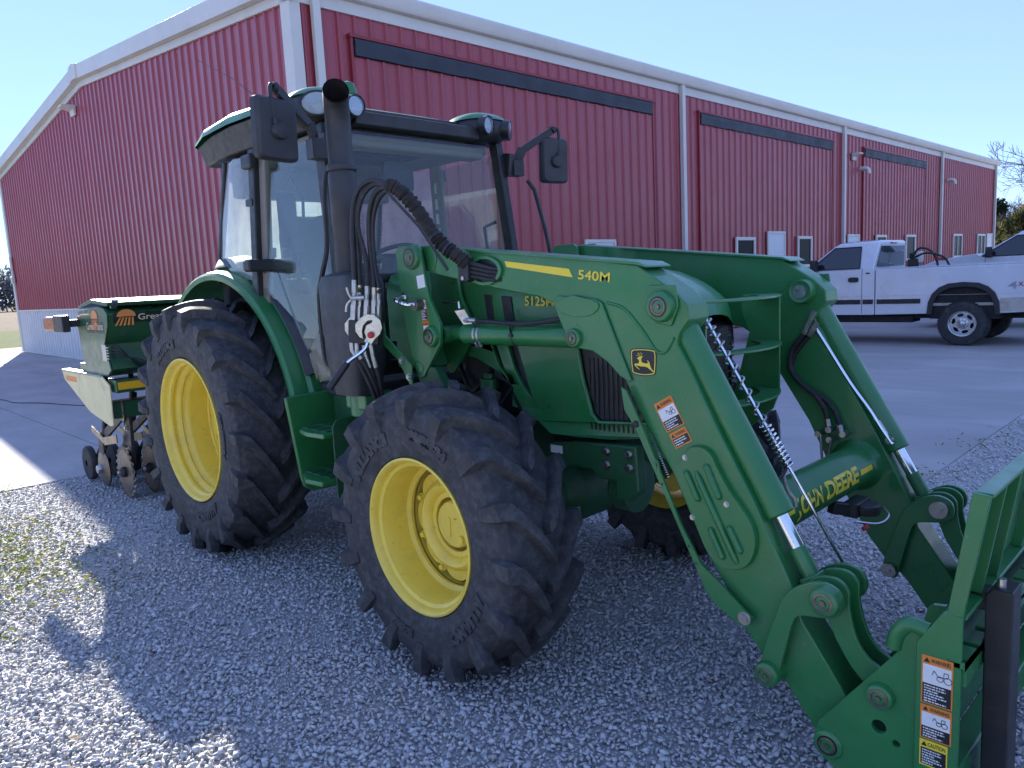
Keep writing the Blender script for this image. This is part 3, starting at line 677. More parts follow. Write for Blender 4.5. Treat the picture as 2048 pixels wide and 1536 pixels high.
# ---- bonnet
NW = [(1.42, .435), (2.3, .43), (2.55, .418), (2.8, .375), (2.95, .32), (3.06, .25), (3.13, .16)]
def nose_w(x): return float(np.interp(x, [a for a, b in NW], [b for a, b in NW]))
def tapered(mb):
    mb.v = [(x, y*nose_w(x)/.43, z) for x, y, z in mb.v]; return mb
rings = []
for x, t in ((1.42, 1.735), (1.8, 1.73), (2.2, 1.712), (2.4, 1.70), (2.55, 1.687), (2.7, 1.668), (2.8, 1.65), (2.88, 1.625), (2.95, 1.598), (3.01, 1.57), (3.06, 1.54), (3.10, 1.505), (3.13, 1.45)):
    w_ = nose_w(x); rings.append([(x, w_, 1.35), (x, w_, t-.15), (x, w_*.985, t-.085), (x, w_*.92, t-.035), (x, w_*.7, t-.008), (x, w_*.35, t+.004), (x, 0, t+.007), (x, -w_*.35, t+.004), (x, -w_*.7, t-.008), (x, -w_*.92, t-.035), (x, -w_*.985, t-.085), (x, -w_, t-.15), (x, -w_, 1.35)])
MB().loft(rings, cap=False, closed=False).build('bonnet', 'green', tractor, angle=50)
side_out = [(1.867, 1.638), (1.93, 1.304), (2.102, 1.281), (2.23, 1.231), (2.316, 1.178), (2.341, 1.154), (2.328, 1.066), (2.383, 1.059), (2.477, 1.013), (2.55, 0.961), (2.684, 0.957), (2.842, 0.956), (3.014, 0.967)]+[(3.03, .93), (3.10, 1.0), (3.11, 1.35), (3.0, 1.36), (2.85, 1.36), (2.7, 1.36), (2.5, 1.36), (2.2, 1.385), (1.95, 1.40)]
gr_hole = [(2.704, 1.355), (2.725, 1.213), (2.764, 1.063), (2.795, 1.029), (2.99, 1.027)]+[(3.02, .985), (3.06, 1.04), (3.06, 1.28), (2.95, 1.31), (2.85, 1.32)]
v1 = [(2.208, 1.592), (2.251, 1.585), (2.282, 1.465), (2.327, 1.282), (2.363, 1.243), (2.302, 1.293), (2.256, 1.349)]; v1 = [(2.20, 1.375), (2.235, 1.375), (2.285, 1.25), (2.31, 1.195), (2.255, 1.255)]
v2 = [(2.315, 1.365), (2.375, 1.36), (2.42, 1.22), (2.455, 1.105), (2.40, 1.165), (2.355, 1.24)]
for s in (-1, 1):
    tapered(MB(s).prism(side_out, .408, .428, 'y', [gr_hole, v1, v2])).build('side_panel', 'green', tractor, bevel=.006)
    MB(s).prism([(2.1, 1.585+.0), (2.1, 1.585), (2.1, 1.58)], .43, .431) if False else None
    for q in ([(2.185, 1.585), (2.235, 1.58), (2.252, 1.38), (2.212, 1.385)], [(2.30, 1.575), (2.36, 1.57), (2.385, 1.37), (2.325, 1.375)]):
        MB(s).prism(q, .426, .4335).build('vent_slot', 'plastic', tractor, bevel=.002)
    tapered(MB(s).prism(gr_hole, .392, .400)).build('side_screen', 'plastic', tractor)
    MB(s).prism([(2.15, 1.40), (2.5, 1.40), (2.5, 1.08), (2.2, 1.2)], .394, .402).build('vent_backing', 'plastic', tractor)
    sc = MB(s)
    for k in range(15):
        x = 2.74+k*.02; sc.box(x, x+.005, .399, .404, .98+.06*max(0, .2-(x-2.74)), 1.30)
    tapered(sc).build('screen_ribs', 'plastic', tractor)
    ridge = MB(s); ridge.tube([(p[0], .43, p[1]) for p in gr_hole[::1]], .007, 6); tapered(ridge).build('screen_bead', 'green', tractor)
    cw = MB(s); cw.prism([(1.45, 1.20), (1.45, 1.60), (1.92, 1.60), (1.99, 1.43), (1.93, 1.30), (1.78, 1.22)], .37, .424); cw.build('cowl_panel', 'green', tractor, bevel=.02)
    for k in range(14):  # louvre slots in the lower flap
        x = 2.345+k*.0085; z = 1.135-k*.0125
        MB(s).bar((x, .4295, z), (x+.004, .4295, z-.036), .002, .0065, up=(0, 1, 0)).build('louvre', 'plastic', tractor)
letters_on('5125M', 'model_lettering', 'decal_yellow', (2.445, -.4265, 1.528), (1, .03, -.03), (0, 0, 1), .042, .165, tractor, .006, .012)
g = MB(); g.box(2.96, 3.10, -.20, .20, .96, 1.42); g.build('front_grille', 'plastic', tractor, bevel=.04)
g = MB(); [g.box(3.10, 3.112, -.19, .19, .99+k*.034, 1.0+k*.034) for k in range(12)]; g.build('grille_slats', 'plastic', tractor)
for s in (-1, 1):
    MB(s).prism(rrect(.06, .18, 1.30, 1.40, .03), 3.095, 3.118, 'x').build('headlight', 'lens', tractor)

# ---- cab frame
A0, A1 = (1.235, .615, 2.50), (1.36, .66, 1.36)      # front pillar
B0, B1 = (.545, .675, 2.47), (.52, .72, 1.55)
C0, C1 = (.0, .60, 2.48), (-.20, .63, 1.72)
for s in (-1, 1):
    p = MB(s); p.bar(A0, A1, .055, .075, up=(1, 0, 0)); p.bar((A0[0]-.02, A0[1]+.03, A0[2]), (A1[0]-.02, A1[1]+.03, A1[2]), .018, .09, up=(1, 0, 0)); p.build('front_pillar', 'plastic', tractor, bevel=.008)
    MB(s).bar(B0, B1, .05, .07, up=(1, 0, 0)).build('door_pillar', 'plastic', tractor, bevel=.008)
    MB(s).bar((B0[0]+.05, B0[1]-.03, B0[2]), (B1[0]+.05, B1[1]-.03, B1[2]), .04, .10, up=(1, 0, 0)).build('inner_pillar', 'interior', tractor, bevel=.01)
    MB(s).bar(C0, C1, .035, .04, up=(1, 0, 0)).build('rear_pillar', 'plastic', tractor, bevel=.01)
    # side glass: frameless door and curved quarter window
    dr = spl2([(1.20, 2.44), (.60, 2.42), (.575, 2.0), (.565, 1.63)], 1)+[(.72, 1.60), (.90, 1.50), (1.06, 1.30), (1.12, 1.15), (1.34, 1.15), (1.33, 1.6), (1.27, 2.2)]
    def yy(z): return .72-.085*max(0, (z-1.4))/1.05
    g_ = MB(s); n = len(dr); g_.add([(x, yy(z)+o, z) for o in (0, .006) for x, z in dr], [tuple(range(n)), tuple(range(2*n-1, n-1, -1))]+[(i, (i+1) % n, n+(i+1) % n, n+i) for i in range(n)]); g_.build('door_glass', 'cab_glass', tractor, smooth=False)
    q0 = [(B0[0]-.03, .675, 2.44), (.25, .665, 2.46), (C0[0]+.02, .60, 2.46)]; q1 = [(B1[0]-.03, .712, 1.72), (.15, .70, 1.74), (C1[0]+.02, .63, 1.74)]
    MB(s).loft([q0, [Vector(a).lerp(Vector(b), .5)+Vector((0, .012, 0)) for a, b in zip(q0, q1)], q1], cap=False, closed=False).build('quarter_glass', 'rear_glass', tractor)
    MB(s).prism(rrect(.47, .55, 2.15, 2.19, .01), .70, .72).build('window_latch', 'plastic', tractor)
    lo = MB(s); lo.prism([(.45, 1.24), (.655, 1.24), (.655, 1.67), (.45, 1.67)], 1.345, 1.351, 'x'); lo.build('lower_glass', 'cab_glass', tractor)
    MB(s).box(.48, .60, .690, .735, 2.36, 2.44).build('door_hinge', 'plastic', tractor, bevel=.01)
MB().loft([[(1.225, -.59, 2.485), (1.225, .59, 2.485)], [(1.262, -.60, 2.1), (1.262, .60, 2.1)], [(1.318, -.62, 1.71), (1.318, .62, 1.71)]], cap=False, closed=False).build('windscreen', 'cab_glass', tractor)
MB().add([(-.02, -.56, 2.46), (-.02, .56, 2.46), (-.20, .6, 1.75), (-.20, -.6, 1.75)], [(0, 1, 2, 3)]).build('rear_window', 'rear_glass', tractor)
f = MB(); f.box(1.315, 1.375, -.66, .66, 1.665, 1.715); f.box(1.32, 1.37, -.66, .66, 1.16, 1.24); f.box(1.325, 1.365, -.46, -.40, 1.24, 1.67); f.box(1.325, 1.365, .40, .46, 1.24, 1.67); f.build('front_sill', 'plastic', tractor, bevel=.008)
f = MB(); f.box(.2, 1.33, -.62, .62, 1.05, 1.12); f.box(-.25, .25, -.54, .54, 1.0, 1.45); f.box(-.25, -.15, -.6, .6, 1.4, 1.76); f.build('cab_floor', 'interior_dark', tractor, bevel=.02)
# roof: green cap, black skirt, lamp pods
def roof_ring(x, hw, zc, ze, k):
    return [(x, hw*math.cos(a)**1 if False else hw*math.copysign(abs(math.cos(a))**.45, math.cos(a)), ze+(zc-ze)*abs(math.sin(a))**.7) for a in [math.pi*i/k for i in range(k+1)]]
cap_ = MB(); cap_.loft([roof_ring(x, hw, zc, ze, 18) for x, hw, zc, ze in ((-.42, .56, 2.64, 2.61), (-.36, .635, 2.685, 2.625), (-.1, .69, 2.74, 2.645), (.3, .71, 2.765, 2.65), (.65, .705, 2.745, 2.645), (.88, .70, 2.705, 2.64), (1.02, .69, 2.66, 2.63), (1.10, .66, 2.615, 2.605))], closed=False, cap=True); cap_.build('roof', 'green', tractor, angle=50)
sk = MB(); sk.loft([[(x, -hw, z1), (x, -hw+.05, z0), (x, hw-.05, z0), (x, hw, z1)] for x, hw, z0, z1 in ((-.43, .54, 2.55, 2.615), (-.35, .62, 2.50, 2.63), (-.05, .665, 2.505, 2.645), (.3, .69, 2.50, 2.65), (.8, .685, 2.49, 2.64), (1.15, .665, 2.50, 2.63))]); sk.build('roof_skirt', 'plastic', tractor, bevel=.012)
MB().bar((1.215, -.45, 2.545), (1.215, .45, 2.545), .12, .075).build('visor_rail', 'plastic', tractor, bevel=.012)
def sg(v_, p_): return math.copysign(abs(v_)**p_, v_)
for s in (-1, 1):
    def ell(rx, ry, rz, th0, th1, c=(1.13, .565, 2.592), nt_=9, np_=28, pw=.8):
        rg = []
        for i in range(nt_+1):
            th = th0+(th1-th0)*i/nt_; sn, cs_ = math.sin(th), math.cos(th)
            rg.append([(c[0]+rx*sg(math.cos(p_), pw)*abs(cs_)**.7, c[1]+ry*sg(math.sin(p_), pw)*abs(cs_)**.7, c[2]+rz*sn) for p_ in [2*math.pi*k/np_ for k in range(np_)]])
        return rg
    MB(s).loft(ell(.185, .185, .098, -1.45, 1.3)).build('lamp_pod', 'plastic', tractor, angle=60)
    MB(s).loft(ell(.205, .20, .108, .48, 1.45, (1.12, .565, 2.588))).build('pod_cap', 'green', tractor, angle=60)
    for nm, c_, r1, r2, dr_ in (('work_light', (1.322, .475, 2.59), .046, .050, (1, .12, -.05)), ('work_light', (1.288, .682, 2.585), .078, .054, (.80, .60, -.08))):
        ex = Vector(dr_).normalized(); ey = Vector((-ex.y, ex.x, 0)).normalized(); ez = ex.cross(ey); cc = Vector(c_)
        b = MB(s)
        def ring(r_, d_): return [cc+ex*d_+ey*(r1*r_*math.cos(t))+ez*(r2*r_*math.sin(t)) for t in [2*math.pi*i/24 for i in range(24)]]
        b.loft([ring(1.14, -.04), ring(1.14, .012), ring(1.02, .014), ring(1.0, .0), ring(.7, -.02), ring(.2, -.03)]); wl = b.build(nm, 'plastic', tractor)
        b = MB(s); b.loft([ring(1.0, .0), ring(.7, -.018), ring(.25, -.026)]); b.build('reflector', 'chrome', wl)
        b = MB(s); b.loft([ring(1.01, .008), ring(.8, .016), ring(.4, .021), ring(.02, .022)]); b.build('lens', 'lens', wl)
MB().lathe([(0, .075), (.035, .06), (.05, .02), (.052, 0), (0, 0)], (1.0, -.30, 2.735), 'z', 18).build('antenna_dome', 'green', tractor)
MB().tube([(1.058, -0.892, 2.631), (0.852, -0.898, 2.76), (0.503, -0.947, 2.939)], [.003, .002, .0015], 5).build('antenna', 'plastic', tractor)
hl_ = MB(); hl_.box(-.05, 1.18, -.60, .60, 2.44, 2.485); hl_.box(.0, .12, -.58, .58, 2.25, 2.45); hl_.box(1.05, 1.19, -.56, .56, 2.41, 2.46)
hl_.build('headliner', 'interior', tractor, bevel=.03)
for x, y in ((.14, -.25), (.14, .18), (.3, .45)): MB().lathe([(.075, 0), (.075, -.012), (.06, -.014), (.058, -.006), (0, -.006)], (x, y, 2.44), 'z', 24).build('roof_speaker', 'interior', tractor)
MB().box(.55, .95, -.25, .25, 2.43, 2.45).build('roof_hatch', 'interior_dark', tractor, bevel=.01)
# interior
st_ = MB(); st_.loft([[(x, y*w_, z) for y, z in ((-.26, z0), (.26, z0), (.26, z0+.10), (-.26, z0+.10))] for x, w_, z0 in ((.02, .95, 1.52), (.25, 1, 1.50), (.50, .92, 1.53))]); st_.build('seat', 'seat_cloth', tractor, bevel=.04)
st_ = MB(); st_.loft([[(x+dx, y*w_, z) for y, dx in ((-.25, .06), (-.1, .0), (.1, .0), (.25, .06), (.22, -.09), (-.22, -.09))] for x, w_, z in ((.03, 1, 1.58), (-.02, 1.02, 1.8), (-.08, .9, 2.05), (-.11, .6, 2.18))]); st_.build('seat_back', 'seat_cloth', tractor, bevel=.03)
for s in (-1, 1): MB(s).box(-.02, .36, .29, .37, 1.74, 1.80).build('armrest', 'seat_cloth', tractor, bevel=.03)
MB().lathe([(.185+.014*math.cos(a), .014*math.sin(a)) for a in [2*math.pi*i/8 for i in range(8)]], (0, 0, 0), 'z', 36, True).bar((-.18, 0, 0), (.18, 0, 0), .03, .015).bar((0, 0, 0), (0, -.18, 0), .03, .015).build('steering_wheel', 'plastic', tractor, matrix=Matrix.Translation((.88, 0, 1.80)) @ Matrix.Rotation(R(-28), 4, 'Y'))
d = MB(); d.bar((1.12, 0, 1.12), (.90, 0, 1.78), .12, .12); d.loft([[(1.31, -.26, 1.60), (1.31, .26, 1.60), (1.31, .22, 1.80), (1.31, -.22, 1.80)], [(1.02, -.22, 1.62), (1.02, .22, 1.62), (1.02, .18, 1.84), (1.02, -.18, 1.84)]]); d.build('dashboard', 'interior_dark', tractor, bevel=.03)
cs = MB(); cs.box(-.1, .72, -.60, -.38, 1.12, 1.62); cs.box(.15, .62, -.60, -.40, 1.62, 1.72); cs.build('control_console', 'interior_dark', tractor, bevel=.04)
lv = MB()
for x, y, h in ((.30, -.50, .16), (.38, -.46, .18), (.48, -.52, .14), (.56, -.46, .2)): lv.tube([(x, y, 1.70), (x+.03, y, 1.70+h)], .008, 6); lv.tube([(x+.03, y, 1.70+h), (x+.035, y, 1.76+h)], .018, 8)
lv.build('control_levers', 'plastic', tractor)
mo = MB(); mo.tube([(.62, -.50, 1.7), (.62, -.52, 1.95)], .016, 8); mo.bar((.62, -.54, 1.90), (.62, -.54, 2.22), .05, .10); mo.tube([(.62, -.56, 2.24), (.72, -.56, 2.30), (.85, -.56, 2.16), (.84, -.56, 2.06)], .010, 6); mo.box(.64, .72, -.56, -.5, 1.86, 1.96); mo.build('monitor_stand', 'interior_dark', tractor, bevel=.006)
MB().prism(rrect(-.13, .09, 2.20, 2.38, .035), 1.02, 1.05, 'x').tube([(1.04, 0, 2.36), (1.08, 0, 2.46)], .01, 6).build('interior_mirror', 'plastic', tractor, bevel=.008)
dc = MB()
for z in (2.27, 2.16, 2.06, 1.96): dc.box(.60, .602, .615, .66, z, z+.07)
dc.build('pillar_stickers', 'decal_white', tractor, smooth=False)
MB().tube([(2.126, -0.894, 2.034), (2.215, -0.805, 1.883), (2.306, -0.744, 1.7)], .007, 6).build('wiper', 'plastic', tractor)
gh = MB(); gh.tube([(1.22, .60, 2.02), (1.15, .56, 1.99), (1.17, .56, 1.82), (1.26, .61, 1.76)], .012, 8); gh.build('grab_handle', 'plastic', tractor)

# ---- exhaust stack and heat shroud
ex_ = MB(); px_, py_ = 1.56, -.745
ex_.lathe([(.066, 1.70), (.066, 1.95), (.069, 1.955), (.069, 2.18), (.063, 2.20), (.063, 2.235), (.060, 2.24), (.060, 2.30)], (px_, py_, 0), 'z', 28)
el_ = spl([(px_, py_, 2.28), (px_, py_, 2.38), (px_+.012, py_-.008, 2.46), (px_+.06, py_-.04, 2.525), (px_+.12, py_-.075, 2.545)], 6)
ex_.tube(el_, .060, 28, cap=False); ex_.tube(el_[::-1], .053, 28, cap=False)
ex_.build('exhaust_stack', 'shroud', tractor, angle=40)
MB().lathe([(.070, 2.205), (.074, 2.21), (.074, 2.23), (.070, 2.235)], (px_, py_, 0), 'z', 28).build('stack_clamp', 'shroud', tractor)
sh = MB(); rg = []
for z, w0, w1, d0, d1 in ((1.12, 1.46, 1.68, .67, .84), (1.30, 1.43, 1.72, .65, .86), (1.66, 1.41, 1.74, .65, .86), (1.705, 1.43, 1.72, .66, .85), (1.72, 1.47, 1.68, .70, .82)):
    rg.append([(x, -y, z) for x, y in rrect(w0, w1, d0, d1, .05, 4)])
sh.loft(rg); sh.build('exhaust_shroud', 'shroud', tractor, angle=40)
MB().box(1.40, 1.445, -.84, -.70, 1.40, 1.69).build('shroud_flange', 'plastic', tractor, bevel=.02)
MB().tube(spl([(1.42, -.70, 2.26), (1.43, -.745, 2.22), (1.42, -.765, 2.1), (1.41, -.77, 1.86), (1.35, -.775, 1.72), (1.31, -.78, 1.6), (1.31, -.78, 1.36), (1.33, -.775, 1.26), (1.37, -.74, 1.245), (1.42, -.71, 1.245)], 5), .013, 8).build('grab_rail', 'plastic', tractor)
MB().tube([(1.42, .70, 2.26), (1.44, .74, 2.2), (1.50, .76, 1.95), (1.56, .76, 1.68), (1.56, .74, 1.4)], .013, 8).build('grab_rail', 'plastic', tractor)

# ---- mirrors
for s in (-1, 1):
    mroot = bpy.data.objects.new('mirror', None); COL.objects.link(mroot); mroot.parent = tractor; mroot.empty_display_size = .1
    a = MB(s); a.bar((1.27, .66, 2.30), (1.29, .66, 2.44), .05, .10, up=(1, 0, 0)); a.box(1.27, 1.34, .67, .76, 2.30, 2.40)
    a.bar((1.31, .73, 2.40), (1.33, .76, 2.47), .03, .06); a.bar((1.32, .75, 2.455), (1.40, .965, 2.59), .03, .045); a.tube([(1.40, .965, 2.59), (1.405, .985, 2.605)], .026, 10)
    a.tube(spl([(1.405, .98, 2.605), (1.42, 1.005, 2.60), (1.425, 1.01, 2.55), (1.425, 1.0, 2.43)], 5), .011, 8)
    a.tube([(1.425, 1.0, 2.45), (1.425, 1.0, 2.38)], .022, 10); a.build('mirror_arm', 'plastic', mroot, bevel=.004)
    hM = Matrix.Translation((1.40, s*.985, 2.405)) @ Matrix.Rotation(s*R(-12), 4, 'Z') @ Matrix.Rotation(R(2), 4, 'Y')
    q_ = 1.22 if s < 0 else 1.05
    h = MB(); h.loft([[(-.035, y*.90, z*.92) for y, z in rrect(-.095, .095, -.145, .145, .03)], [(-.025, y, z) for y, z in rrect(-.10, .10, -.15, .15, .03)], [(.005, y, z) for y, z in rrect(-.10, .10, -.15, .15, .03)], [(.022, y*.88, z*.92) for y, z in rrect(-.10, .10, -.15, .15, .035)]]); h.lathe([(.042, .015), (.042, .03), (.034, .045), (0, .05)], (0, 0, -.01), 'x', 22)
    h.v = [(a_, b_*q_, c_*.96) for a_, b_, c_ in h.v]
    h.build('mirror_housing', 'shroud', mroot, angle=40, matrix=hM)
    MB().prism([(y*q_, z*.96) for y, z in rrect(-.09, .09, -.138, .138, .028)], -.0385, -.037, 'x').build('mirror_glass', 'chrome', mroot, matrix=hM)

# ---- rear fenders, cab side steps, tank
for s in (-1, 1):
    fd = MB(s); rings = []
    for k in range(27):
        a = R(152-k*(152-14)/26); ca, sa = math.cos(a), math.sin(a); r = .975
        pr = [(.785, r-.035), (.79, r-.005), (.775, r+.012), (.735, r+.022), (.69, r+.022), (.672, r+.045), (.60, r+.048), (.50, r+.04), (.50, r-.03), (.70, r-.02), (.765, r-.03)]
        rings.append([(rr*ca, y, .80+rr*sa) for y, rr in pr])
    fd.loft(rings); fd.build('fender', 'green', tractor, angle=30)
    fl = MB(s); fl.loft([[(rr*math.cos(R(a)), y, .80+rr*math.sin(R(a))) for y, rr in ((.79, .99), (.50, 1.03), (.50, .90), (.76, .90))] for a in (14, 8)]); fl.build('fender_strip', 'plastic', tractor, bevel=.008)
    it = MB(s); it.loft([[(rr*math.cos(R(a)), y, .80+rr*math.sin(R(a))) for y, rr in ((.70, 1.02), (.66, 1.075), (.56, 1.09), (.56, 1.0))] for a in range(96, 16, -5)]); it.build('fender_gaiter', 'plastic', tractor, angle=50)
    sk_ = MB(s)   # green skirt panel below the fender that carries the steps
    sk_.loft([[(x, .985-.02*k, z) for x, z in ((.0, 0),)] for k in range(0)]) if False else None
    out = [(.885, 1.075), (.80, 1.08), (.55, 1.08), (.55, .52), (.76, .525), (.815, .56), (.832, .62)]
    sk_.prism([(y, z) for y, z in out], 1.02, 1.05, 'x'); sk_.build('step_shield', 'green', tractor, bevel=.012)
    bx_ = MB(s); bx_.box(1.05, 1.75, .42, .60, .55, 1.08); bx_.box(1.35, 1.42, .6, .635, .64, 1.05); bx_.build('fuel_tank', 'green_dark', tractor, bevel=.03)
    for z, o in ((.915, 0), (.672, .03)):
        t_ = MB(s); t_.prism([(1.10, .60), (1.12, .83), (1.16, .88), (1.28, .905+o), (1.42, .89+o), (1.44, .60)], z-.028, z, 'z')
        stp = t_.build('step', 'green', tractor, bevel=.008)
        t_ = MB(s)
        for i in range(3):
            for j in range(2): t_.box(1.14+i*.09, 1.205+i*.09, .66+j*.11, .74+j*.11, z, z+.004)
        t_.build('step_tread', 'green_dark', stp)
    pl = MB(s); pl.prism(rrect(.62, .86, .50, .99, .05), 1.46, 1.468, 'x'); pl.build('step_side_plate', 'green_dark', tractor, bevel=.003)
    ml = MB(s); ml.prism(rrect(.55, .84, 1.765, 1.835, .02), .60, .68, 'x'); ml.build('marker_lamp', 'plastic', tractor, bevel=.012)
    MB(s).box(.56, .62, .62, .70, 1.70, 1.78).build('marker_bracket', 'plastic', tractor, bevel=.01)
v = MB(); v.cyl((1.56, -.72, 1.00), (1.56, -.72, 1.12), .07, 18); v.cyl((1.60, -.70, .90), (1.60, -.70, 1.0), .05, 14); v.box(1.48, 1.66, -.78, -.62, 1.04, 1.12); v.build('hydraulic_block', 'green', tractor, bevel=.012)
MB().cyl((1.66, -.63, .94), (1.70, -.66, .94), .02, 12).build('drain_cap', 'red_knob', tractor)
# three point hitch
h = MB()
for s in (-1, 1):
    h.bar((-.1, s*.30, .55), (-1.05, s*.42, .58), .035, .06); h.bar((-.25, s*.28, 1.15), (-.75, s*.38, .60), .03, .03)
h.bar((-.25, 0, 1.0), (-1.15, 0, 1.12), .04, .04); h.build('hitch_arms', 'black_steel', tractor, bevel=.006)

# ================================================================ front loader
loader = thing('front_loader', 'green front loader with two knee-bent arms mounted on the tractor', 'loader')
ARM = [(1.90, 1.80), (1.93, 1.822), (2.02, 1.819), (2.6, 1.752), (3.02, 1.700), (3.19, 1.675), (3.342, 1.576), (3.39, 1.53), (3.395, 1.48), (3.36, 1.44), (3.345, 1.40), (3.385, 1.334), (3.493, 1.123), (3.617, .905), (3.70, .74), (3.757, .63), (3.785, .53), (3.925, .331), (3.935, .20), (3.90, .14), (3.85, .15), (3.735, .300), (3.655, .365), (3.583, .454), (3.520, .570), (3.431, .708), (3.318, .940), (3.256, 1.035), (3.167, 1.170), (3.128, 1.250), (3.107, 1.282), (3.055, 1.328), (2.985, 1.368), (2.93, 1.375), (2.87, 1.385), (2.835, 1.45), (2.79, 1.545), (2.70, 1.575), (2.548, 1.598), (2.284, 1.645), (2.06, 1.69), (1.96, 1.715), (1.90, 1.75)]
HOLE = [(2.445+.075*math.cos(R(a))*1.0-.0, 1.690+.048*math.sin(R(a))) for a in range(0, -360, -20)]
MAST = [(1.825, 1.80), (1.85, 1.828), (1.985, 1.828), (2.01, 1.812), (2.062, 1.575), (2.128, 1.46), (2.118, 1.37), (1.985, 1.215), (1.95, 1.205), (1.915, 1.25), (1.88, 1.40), (1.862, 1.48)]
pin_mats = 'pin_steel'
def boss(mb, x, z, y0, y1, r): mb.lathe([(r*1.12, y0), (r*1.06, y0+(y1-y0)*.55), (r, y1-.004), (r-.006, y1), (0, y1)], (x, 0, z), 'y', 28)
for s in (-1, 1):
    near = s < 0
    a = MB(s); a.prism(ARM, .490, .620, 'y'); arm = a.build('loader_arm', 'green', loader, bevel=.007, seg=2)
    # folded top flange lip, weld-on gusset plates, bosses
    a = MB(s); a.prism([(2.30, 1.787), (3.20, 1.684), (3.235, 1.668), (3.235, 1.662), (3.19, 1.674), (2.30, 1.777)], .475, .632); a.build('top_flange', 'green', arm, bevel=.003)
    a = MB(s)
    a.prism([(2.79, 1.552), (2.815, 1.575), (3.00, 1.560), (3.035, 1.545), (3.115, 1.36), (3.16, 1.265), (3.15, 1.255), (3.107, 1.275), (3.055, 1.323), (2.985, 1.363), (2.93, 1.37), (2.875, 1.38), (2.84, 1.45)], .6205, .632)
    a.build('knee_gusset', 'green', arm, bevel=.006)
    a = MB(s); a.prism(spl2([(2.805, 1.550), (2.84, 1.510), (2.92, 1.492), (3.0, 1.505), (3.02, 1.545), (2.9, 1.575)], 3), .632, .637); a.build('gusset_plate', 'green', arm, bevel=.004)
    wl = MB(s); wl.tube(spl([(x, .6215, z) for x, z in ((3.05, 1.545), (3.13, 1.52), (3.21, 1.44), (3.26, 1.375), (3.30, 1.37), (3.335, 1.42))], 6), .0055, 6); wl.build('weld_bead', 'green', arm)
    MB(s).tube(spl([(x, .6215, z) for x, z in ((2.07, 1.80), (2.085, 1.76), (2.065, 1.715), (2.03, 1.70))], 6), .004, 6).build('weld_bead', 'green', arm)
    for q in ((3.295, 1.528, .61, .655, .052), (2.90, 1.412, .61, .652, .036), (3.691, .339, .61, .682, .040), (3.888, .175, .61, .672, .045), (3.295, 1.528, .49, .445, .050)):
        a = MB(s); boss(a, *q); a.build('pin_boss', 'green', arm, bevel=.004, angle=40)
    a = MB(s); a.prism([(3.27, 1.47), (3.33, 1.46), (3.36, 1.53), (3.35, 1.60), (3.24, 1.60), (3.22, 1.52)], .622, .630)
    a.build('boss_plate', 'green', arm, bevel=.004)
    MB(s).prism([(2.885, 1.44), (2.91, 1.47), (2.935, 1.455), (2.93, 1.42)], .62, .634).build('pin_keeper', 'green', arm, bevel=.004)
    for (x, z, y, r) in ((3.295, 1.528, .655, .030), (2.90, 1.412, .652, .022), (3.888, .175, .672, .026)):
        MB(s).lathe([(r*1.22, y-.001), (r*1.2, y+.0008), (r*.95, y+.0008)], (x, 0, z), 'y', 22).build('grease_ring', 'grease', arm)
        p = MB(s); p.lathe([(r, y-.004), (r, y+.002), (r*.8, y+.003), (r*.6, y-.004), (r*.35, y-.004), (r*.3, y+.006), (0, y+.006)], (x, 0, z), 'y', 20); p.build('pin', pin_mats, arm)
    p = MB(s); p.cyl((3.295, .440, 1.528), (3.295, .47, 1.528), .03, 18); p.build('pin', 'steel', arm)
    # mast
    m_ = MB(s); m_.prism(MAST, .640, .658); m_.prism(MAST, .452, .470); m_.prism([(1.85, 1.48), (1.875, 1.48), (1.94, 1.25), (1.92, 1.24)], .47, .64); mast = m_.build('loader_mast', 'green', loader, bevel=.004)
    for q in ((1.955, 1.77, .655, .676, .052), (2.064, 1.405, .655, .680, .046), (1.955, 1.255, .655, .665, .026)):
        a = MB(s); boss(a, *q); a.build('mast_boss', 'green', mast, angle=40)
    for x, z, y, r in ((1.955, 1.77, .676, .034), (2.064, 1.405, .680, .028)):
        MB(s).lathe([(r*1.3, y-.001), (r*1.28, y+.0008), (r*.95, y+.0008)], (x, 0, z), 'y', 22).build('grease_ring', 'grease', mast)
        p = MB(s); p.lathe([(r, y-.004), (r, y+.002), (r*.8, y+.003), (r*.55, y-.005), (r*.3, y-.004), (r*.28, y+.005), (0, y+.005)], (x, 0, z), 'y', 20); p.build('pin', pin_mats, mast)
    br = MB(s); br.loft([[(1.90, .60, 1.28), (2.06, .60, 1.26), (2.06, .655, 1.26), (1.90, .655, 1.28)], [(1.93, .56, 1.12), (2.10, .56, 1.14), (2.10, .63, 1.14), (1.93, .63, 1.12)], [(1.90, .40, .98), (2.14, .40, 1.0), (2.14, .50, 1.0), (1.90, .50, .98)], [(1.86, .26, .80), (2.2, .26, .80), (2.2, .36, .80), (1.86, .36, .80)]]); br.build('mount_bracket', 'green_dark', loader, bevel=.01)
    # lift cylinder
    lc = MB(s); lc.lathe([(.030, 2.185), (.047, 2.19), (.047, 2.815), (.040, 2.825), (.03, 2.84)], (0, .555, 1.411), 'x', 28); lc.cyl((2.90, .51, 1.412), (2.90, .60, 1.412), .038, 20); lc.box(2.83, 2.9, .525, .585, 1.385, 1.44); lift = lc.build('lift_cylinder', 'green', loader, angle=40)
    MB(s).cyl((2.05, .555, 1.409), (2.19, .555, 1.411), .030, 20).cyl((2.064, .50, 1.407), (2.064, .61, 1.407), .042, 20).build('lift_rod', 'green', lift)
    # tilt cylinder
    t0, t1 = Vector((3.315, .552, 1.478)), Vector((3.682, .552, .840)); d_ = (t1-t0).normalized()
